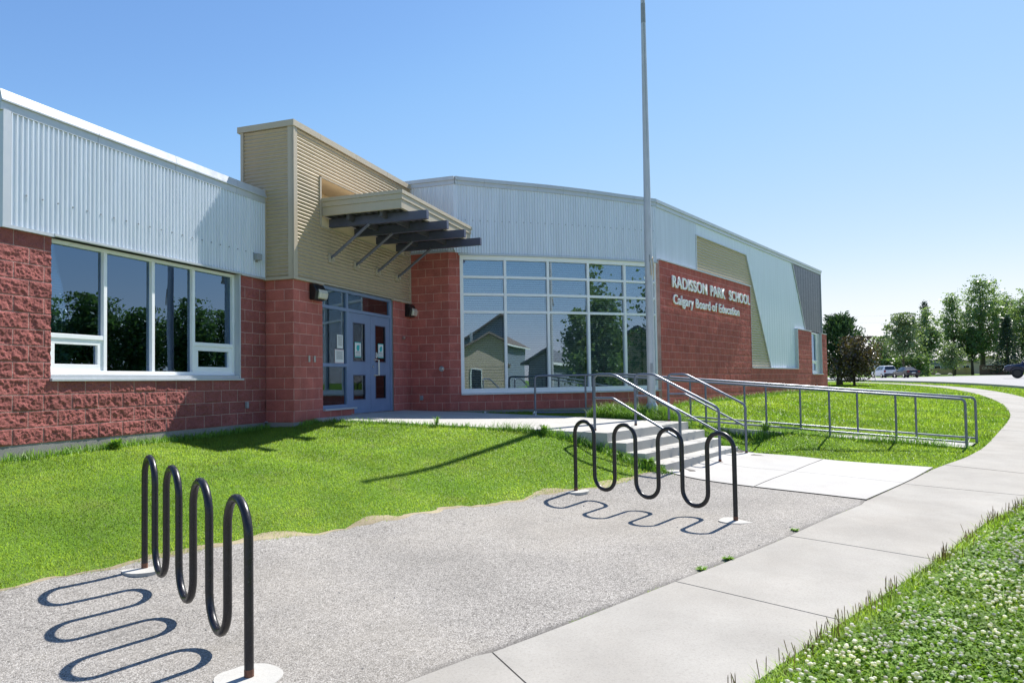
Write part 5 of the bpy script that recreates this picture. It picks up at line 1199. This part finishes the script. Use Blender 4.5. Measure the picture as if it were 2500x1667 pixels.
def wheels(root, wheel_r, xs, half, tw, rim='chrome'):
    for x in xs:
        for s in (1, -1):
            w = empty('wheel', (x, s * (half - tw * .5), wheel_r)); w.parent = root
            mb = MB(); mb.tube([(0, -tw / 2, 0), (0, -tw * .42, 0), (0, tw * .42, 0), (0, tw / 2, 0)], [wheel_r * .93, wheel_r, wheel_r, wheel_r * .93], 24); mb.build('tyre', M['tyre'], w, smooth=True, angle=40)
            mb = MB(); mb.tube([(0, s * tw * .42, 0), (0, s * tw * .53, 0)], wheel_r * .62, 18); 
            mb.build('rim', M[rim], w)
def panel(name, root, pts, mat, t=.012):
    p = [Vector(q) for q in pts]; nrm = (p[1] - p[0]).cross(p[2] - p[0]).normalized() * t
    mb = MB(); mb.prism([tuple(q) for q in p], tuple(nrm)); return mb.build(name, mat, root)
# white estate / SUV: rear at x = 0, front at +x
st = [(0, .45, .95, 1.00, .80, .74), (.06, .36, 1.05, 1.12, .88, .80), (.22, .33, 1.08, 1.66, .90, .66), (.5, .30, 1.08, 1.72, .91, .66), (2.2, .28, 1.04, 1.72, .92, .66), (2.75, .28, 1.02, 1.62, .92, .64), (3.55, .28, .98, 1.05, .90, .74), (4.4, .30, .82, .90, .86, .66), (4.62, .38, .68, .74, .74, .58)]
def side_windows(root, P, spans, S, low=.06):
    for s in (2, 7):
        k0, k1 = (2, 3) if s == 2 else (7, 6)
        for (i, j, a, b) in spans:
            def q(i, j, t, k): return np.array(P(i, k)) * (1 - t) + np.array(P(j, k)) * t
            pts = []
            for (tt, lev) in ((a, .10), (b, .10), (b, .88), (a, .88)):
                lo = q(i, j, tt, k0); hi = q(i, j, tt, k1); pts.append(lo * (1 - lev) + hi * lev)
            if s == 7: pts = pts[::-1]
            panel('side_window', root, pts, M['car_glass'], .006 if s == 2 else .006)
r_, b_, S, V, rg_, P = car('parked_car', (104.4, -27.4), R(13), 'white estate car parked across the road, seen from behind', M['car_white'], st, .33, None, group='cars parked across the road')
wheels(r_, .33, (.85, 3.65), .91, .22)
side_windows(r_, P, [(3, 4, .03, .44), (3, 4, .50, .98), (4, 6, .03, .62)], S)
panel('rear_window', r_, [(.055, .70, 1.14), (.055, -.70, 1.14), (.205, -.60, 1.60), (.205, .60, 1.60)], M['car_glass'], .02)
panel('windscreen', r_, [(3.50, -.68, 1.10), (3.50, .68, 1.10), (2.84, .58, 1.63), (2.84, -.58, 1.63)], M['car_glass'], .03)
for s in (1, -1):
    mb = MB(); mb.box(-.02, .12, s * .70 - .09, s * .70 + .16 * (1 if s > 0 else -1) + (.09 if s < 0 else 0), .78, 1.08); mb.build('tail_lamp', M['tail'], r_, bevel=.02)
    mb = MB(); mb.box(2.75, 2.95, s * .93 - .08, s * .93 + .08, 1.04, 1.18); mb.build('wing_mirror', M['car_white'], r_, bevel=.03)
    mb = MB(); mb.box(4.40, 4.62, s * .62 - .12, s * .62 + .12, .66, .80); mb.build('headlight', M['head'], r_, bevel=.02)
mb = MB(); mb.box(-.05, .10, -.84, .84, .38, .60); mb.build('bumper', M['black'], r_, bevel=.03)
mb = MB(); mb.box(-.012, .02, -.24, .24, .80, .92); mb.build('number_plate', M['paper'], r_)
for s in (1, -1):
    mb = MB(); mb.tube([(.5, s * .58, 1.76), (2.3, s * .58, 1.77)], .02, 8); mb.build('roof_rail', M['grey'], r_)
# dark sedan
st = [(0, .42, .92, .96, .80, .70), (.05, .34, 1.00, 1.04, .86, .76), (.75, .30, 1.02, 1.08, .90, .70), (1.35, .28, 1.00, 1.40, .91, .58), (1.8, .27, .98, 1.46, .91, .58), (2.5, .27, .96, 1.46, .91, .58), (2.9, .27, .95, 1.38, .91, .57), (3.65, .28, .92, .98, .89, .70), (4.5, .30, .78, .84, .84, .62), (4.72, .36, .64, .70, .72, .54)]
r_, b_, S, V, rg_, P = car('parked_car', (97.4, -29.0), R(12), 'dark sedan parked across the road, right of the white estate car', M['car_dark'], st, .32, None, group='cars parked across the road')
wheels(r_, .32, (.95, 3.75), .90, .21)
side_windows(r_, P, [(3, 4, .1, .95), (4, 5, .06, .97), (5, 7, .03, .5)], S)
panel('rear_window', r_, [(.80, .62, 1.09), (.80, -.62, 1.09), (1.33, -.53, 1.39), (1.33, .53, 1.39)], M['car_glass'], .02)
panel('windscreen', r_, [(3.58, -.64, 1.02), (3.58, .64, 1.02), (2.95, .54, 1.38), (2.95, -.54, 1.38)], M['car_glass'], .03)
for s in (1, -1):
    mb = MB(); mb.box(-.02, .10, s * .66 - .14, s * .66 + .14, .76, .92); mb.build('tail_lamp', M['tail'], r_, bevel=.02)
    mb = MB(); mb.box(2.9, 3.08, s * .93 - .07, s * .93 + .07, .96, 1.08); mb.build('wing_mirror', M['car_dark'], r_, bevel=.03)
    mb = MB(); mb.box(4.50, 4.72, s * .60 - .12, s * .60 + .12, .62, .76); mb.build('headlight', M['head'], r_, bevel=.02)
mb = MB(); mb.box(-.012, .02, -.24, .24, .60, .72); mb.build('number_plate', M['paper'], r_)
# lifted pickup truck, front to the left of the picture
st = [(0, .75, 1.30, 1.34, .92, .88), (.05, .70, 1.34, 1.38, .98, .92), (1.9, .70, 1.34, 1.38, .99, .92), (1.95, .66, 1.36, 2.02, .99, .72), (2.5, .64, 1.36, 2.10, 1.0, .74), (3.5, .64, 1.35, 2.10, 1.0, .74), (3.75, .64, 1.34, 2.04, 1.0, .72), (4.40, .66, 1.30, 1.38, .99, .84), (5.35, .70, 1.22, 1.29, .97, .80), (5.62, .74, 1.10, 1.16, .92, .74)]
th = math.atan2(.955, .30)
lx, ly = 70.2, -32.6
r_, b_, S, V, rg_, P = car('pickup_truck', (lx - math.cos(th) * 4.6, ly - math.sin(th) * 4.6), th, 'lifted dark blue pickup truck driving in at the right edge of the picture', M['truck_blue'], st, .46, None, cat='pickup truck')
wheels(r_, .46, (1.05, 4.62), 1.02, .30, 'black')
side_windows(r_, P, [(4, 5, .0, .46), (4, 5, .54, .98), (5, 7, .05, .62)], S)
panel('windscreen', r_, [(4.34, -.76, 1.42), (4.34, .76, 1.42), (3.82, .66, 2.03), (3.82, -.66, 2.03)], M['car_glass'], .03)
for s in (1, -1):
    mb = MB(); mb.tube([(1.4, s * 1.0, .55), (4.0, s * 1.0, .55)], .05, 10); mb.build('side_step', M['chrome'], r_, smooth=True)
    mb = MB(); mb.box(3.9, 4.12, s * 1.10 - .12, s * 1.10 + .12, 1.32, 1.56); mb.build('wing_mirror', M['black'], r_, bevel=.03)
    mb = MB(); mb.box(5.42, 5.63, s * .74 - .14, s * .74 + .14, .98, 1.16); mb.build('headlight', M['head'], r_, bevel=.02)
    for x in (1.05, 4.62):
        a = np.linspace(0, math.pi, 12); mb = MB(); mb.tube([(x + .58 * math.cos(t), s * 1.0, .52 + .56 * math.sin(t)) for t in a], .05, 8); mb.build('wheel_arch', M['black'], r_, smooth=True)
mb = MB(); mb.box(5.45, 5.72, -.94, .94, .66, .88); mb.build('bumper', M['black'], r_, bevel=.04)
mb = MB(); mb.box(5.5, 5.66, -.52, .52, .90, 1.14); mb.build('grille', M['black'], r_, bevel=.02)
mb = MB(); mb.box(4.395, 4.5, .985, 1.0, 1.08, 1.2); 
# ---- street things across the road ---------------------------------------
sp = tag(empty('street_sign', (62.4, -19.2, float(T(62.4, -19.2)))), 'thin street sign post at the far bend of the road, left of the white car', 'street sign')
mb = MB(); mb.tube([(0, 0, -.1), (0, 0, 2.7)], .035, 10); mb.build('post', M['steel'], sp, smooth=True)
mb = MB(); mb.box(-.02, .0, -.22, .22, 2.2, 2.7); sgn = mb.build('sign_panel', M['grey'], sp, bevel=.01)
M['house_grey'] = paint('blue_grey_house_siding', (.20, .23, .28), .7, 0, .06, 2); M['house_tan'] = paint('tan_house_siding', (.52, .41, .31), .7, 0, .06, 2); M['roof_brown'] = paint('brown_shingles', (.20, .15, .12), .9, 0, .25, 6, .4, 20)
M['roof_grey'] = paint('grey_shingles', (.16, .16, .17), .9, 0, .25, 6, .4, 20); M['fence'] = paint('tan_fence_boards', (.40, .30, .20), .8, 0, .12, 3); M['shed'] = paint('cream_shed_paint', (.62, .58, .50), .6, 0, .05, 3); M['sign_brown'] = paint('brown_sign_brick', (.15, .085, .065), .8, 0, .15, 6); M['white_paint'] = paint('white_house_trim', (.78, .78, .76), .5, 0, .03)
def siding(name, mb, mat, root): return mb.build(name, mat, root)
def house(name, loc, rz, Lx, Wy, Hw, Hr, wall, roof, label, group=None, wins=(), garage=None, over=.5, cat='house'):
    root = tag(empty(name, (loc[0], loc[1], float(T(*loc)) - .1), rz), label, cat, group)
    a, b = Lx / 2, Wy / 2
    mb = MB(); mb.box(-a, a, -b, b, -.5, Hw); mb.prism([(-a, -b, Hw), (-a, b, Hw), (-a, 0, Hw + Hr)], (Lx, 0, 0))
    k = 0
    z = .2
    while z < Hw: mb.box(-a - .015, a + .015, -b - .015, b + .015, z, z + .02); z += .22
    mb.build('wall', wall, root)
    mb = MB(); sl = Hr / b
    for s in (1, -1):
        mb.prism([(-a - over, s * (b + over), Hw - over * sl), (-a - over, 0, Hw + Hr + .02), (-a - over, 0, Hw + Hr + .2), (-a - over, s * (b + over), Hw - over * sl + .18)], (Lx + 2 * over, 0, 0))
    mb.build('roof', roof, root)
    mb = MB()
    for s in (1, -1): mb.box(-a - over, a + over, s * (b + over) - .03, s * (b + over) + .05, Hw - over * sl - .05, Hw - over * sl + .12)
    mb.build('gutter', M['white_paint'], root)
    mb = MB(); mb.tube([(a * .3, b * .3, Hw + Hr * .5), (a * .3, b * .3, Hw + Hr + .5)], .12, 10); mb.build('roof_vent', M['steel'], root)
    for (face, u, z, w, h) in wins:
        fr = MB(); gl = MB()
        if face == 'y-': fr.box(u - w / 2 - .08, u + w / 2 + .08, -b - .06, -b + .02, z - .08, z + h + .08); gl.box(u - w / 2, u + w / 2, -b - .07, -b - .06, z, z + h)
        elif face == 'y+': fr.box(u - w / 2 - .08, u + w / 2 + .08, b - .02, b + .06, z - .08, z + h + .08); gl.box(u - w / 2, u + w / 2, b + .06, b + .07, z, z + h)
        elif face == 'x+': fr.box(a - .02, a + .06, u - w / 2 - .08, u + w / 2 + .08, z - .08, z + h + .08); gl.box(a + .06, a + .07, u - w / 2, u + w / 2, z, z + h)
        else: fr.box(-a - .06, -a + .02, u - w / 2 - .08, u + w / 2 + .08, z - .08, z + h + .08); gl.box(-a - .07, -a - .06, u - w / 2, u + w / 2, z, z + h)
        wn = fr.build('window', M['white_paint'], root); gl.build('pane', M['car_glass'], wn)
    if garage:
        face, u, w, h = garage; mb = MB()
        if face == 'x-': mb.box(-a - .05, -a + .02, u - w / 2, u + w / 2, 0, h)
        else: mb.box(u - w / 2, u + w / 2, b - .02, b + .05, 0, h)
        mb.build('garage_door', M['white_paint'], root)
    return root
va = math.atan2(-50, 190)
house('bungalow', (192, -54.5), va, 8, 12, 2.7, 1.5, M['house_grey'], M['roof_grey'], 'blue grey bungalow behind the trees and the tan fence', 'houses across the road', [('x-', -2.5, 1.0, 1.6, 1.2), ('x-', 2, 1.0, 1.2, 1.2)])
house('garage_house', (190, -63.0), va, 9, 13.5, 2.6, 1.6, M['house_tan'], M['roof_brown'], 'low tan house with pale garage doors behind the tallest poplar', 'houses across the road', [('x-', 4.8, 1.0, 1.2, 1.1)], ('x-', -.6, 5.6, 2.25))
hs = house('garden_shed', (166, -44.6), va, 2.4, 2.2, 1.9, .5, M['shed'], M['shed'], 'cream garden shed right of the dark sedan', None, over=.12, cat='shed')
def fence(name, p0, p1, H, mat, label):
    root = tag(empty(name, (p0[0], p0[1], float(T(*p0)) - .05)), label, 'fence'); d = np.array(p1) - np.array(p0); L = np.hypot(*d); d = d / L; n = np.array([-d[1], d[0]])
    mb = MB(); k = 0; u = 0
    while u < L:
        q = d * u; e = d * min(u + .17, L); h = H + .02 * math.sin(k * 1.7); mb.prism([(q[0], q[1], 0), (e[0], e[1], 0), (e[0], e[1], h), (q[0], q[1], h)], (n[0] * .03, n[1] * .03, 0)); u += .18; k += 1
    mb.build('boards', mat, root)
    for u in np.arange(0, L + .1, 2.4):
        q = d * u - n * .06; mb = MB(); mb.box(q[0] - .05, q[0] + .05, q[1] - .05, q[1] + .05, -.2, H + .06); mb.build('post', mat, root)
fence('board_fence', (158, -42.6), (156.5, -51.0), 1.45, M['fence'], 'tan board fence across the road between the shed and the garage')
fence('board_fence', (150, -32.0), (152, -39.5), 1.25, M['fence'], 'low stretch of brown fence seen between the two parked cars')
ch = tag(empty('church_sign', (133.4, -48.6, float(T(133.4, -48.6)))), 'low brown church name sign behind the pickup truck', 'sign')
tv = math.atan2(40, 144) ; ux, uy = math.sin(-math.radians(-16.4)), 0
ch.rotation_euler = (0, 0, va + math.pi / 2)
mb = MB(); mb.box(-2.6, 2.6, -.15, .15, -.3, 1.75); mb.build('sign_wall', M['sign_brown'], ch, bevel=.03)
cu = bpy.data.curves.new('church_lettering', 'FONT'); cu.body = 'GRACE \u2022 BAP'; cu.size = .62; cu.extrude = .02; cu.offset = .012
to = bpy.data.objects.new('tmp3', cu); COL.objects.link(to); bpy.context.view_layer.update()
me = bpy.data.meshes.new_from_object(to.evaluated_get(bpy.context.evaluated_depsgraph_get())); bpy.data.objects.remove(to)
me.materials.clear(); me.materials.append(M['house_tan']); me.name = 'church_lettering'
lo = link('sign_lettering', me, ch); lo.matrix_local = Matrix.Translation((2.25, .17, 1.0)) @ Matrix.Rotation(math.pi, 4, 'Z') @ Matrix.Rotation(math.pi / 2, 4, 'X')
# boulders by the fence
for (x, y, s, lb) in ((150, -43.2, .55, 'left of two pale boulders in front of the tan fence'), (150.5, -45.4, .45, 'right of two pale boulders in front of the tan fence')):
    bm = bmesh.new(); bmesh.ops.create_icosphere(bm, subdivisions=3, radius=s)
    for q in bm.verts: q.co *= 1 + .16 * math.sin(q.co.x * 5 + 1) * math.cos(q.co.y * 6); q.co.z *= .55
    me = bpy.data.meshes.new('boulder'); bm.to_mesh(me); bm.free(); me.materials.append(M['concrete']); o = tag(link('boulder', me), lb, 'boulder', 'boulders across the road'); o.location = (x, y, float(T(x, y)) + .1)
# power lines far behind the trees
for k, z in enumerate((11.5, 13.9, 15.6)):
    pts = [(170 + 30 * t, 20 - 90 * t, z + 3 * (t - .5) ** 2) for t in np.linspace(0, 1, 12)]
    mb = MB(); mb.tube(pts, .022, 5); tag(mb.build('power_line', M['grey']), ('lowest', 'middle', 'highest')[k] + ' of three thin power lines crossing the sky left of the trees', 'power line', 'power lines')

# ---- what the windows reflect: the street behind the camera --------------
house('street_house', (-29, -33), R(40), 13, 9, 3.0, 2.4, M['house_tan'], M['roof_brown'], 'tan house with brown gable roof mirrored in the left panes of the curved window', 'houses behind the camera', [('y+', 3, 1.0, 1.0, 1.2), ('y+', -2, 1.0, 1.6, 1.2), ('x+', 1, 1.0, .8, 1.6)])
house('street_house', (-38, -46), R(60), 14, 9, 4.8, 2.6, M['house_grey'], M['roof_brown'], 'taller grey house mirrored above the tan house in the curved window', 'houses behind the camera', [('y+', 0, 3.0, 1.4, 1.2)])
house('street_house', (-20, -44), R(75), 11, 9, 2.9, 2.2, M['house_grey'], M['roof_grey'], 'dark gabled house mirrored in the second bay of the curved window', 'houses behind the camera', [('y+', 1, 1.0, 1.4, 1.2)])
house('street_house', (-2, -46), R(88), 12, 9, 2.9, 2.0, M['house_tan'], M['roof_grey'], 'low tan house mirrored in the middle bays of the curved window', 'houses behind the camera', [('y+', 1, 1.0, 1.4, 1.2)])
GB = 'trees behind the camera'
for i, (x, y, H, W, m) in enumerate(((-17.5, -38, 7.6, 2.6, 'leaf_poplar'), (-10.8, -39, 7.2, 2.8, 'leaf_poplar'), (-3.5, -33, 9.5, 5.6, 'leaf_poplar'), (1.2, -36, 9.0, 4.6, 'leaf_dark'), (-.5, -27.2, 6.6, 3.4, 'leaf_dark'), (50, -80, 11, 10, 'leaf_dark'), (57, -78, 12, 10, 'leaf_poplar'), (63, -76, 13, 10, 'leaf_dark'), (69, -73, 11.5, 10, 'leaf_dark'), (75, -70, 13.5, 10, 'leaf_dark'), (82, -68, 12, 10, 'leaf_poplar'), (92, -68, 11, 10, 'leaf_dark'))):
    tree('street_tree', (x, y), H, W, m, ('leafy street tree behind the camera, mirrored in the curved window' if i < 5 else 'leafy tree far across the street behind the camera, mirrored in the big left window'), group=GB + (' by the houses' if i < 5 else ' in the park'), n=3600 if i < 5 else 7000, leaf=.30 if i < 5 else .5, seed=40 + i, trunk=.2, z_crown=.16, lobes=10)
sl = tag(empty('street_lamp', (25, -43, float(T(25, -43)))), 'curved arm street lamp behind the camera, mirrored in the big left window', 'street lamp')
mb = MB(); mb.tube(bend([(0, 0, 0), (0, 0, 7.6), (-2.6, 0, 7.9)], 2.2, 10), .07, 10); mb.build('pole', M['steel'], sl, smooth=True)
mb = MB(); mb.box(-3.3, -2.6, -.14, .14, 7.82, 7.98); mb.build('lamp_head', M['grey'], sl, bevel=.03)
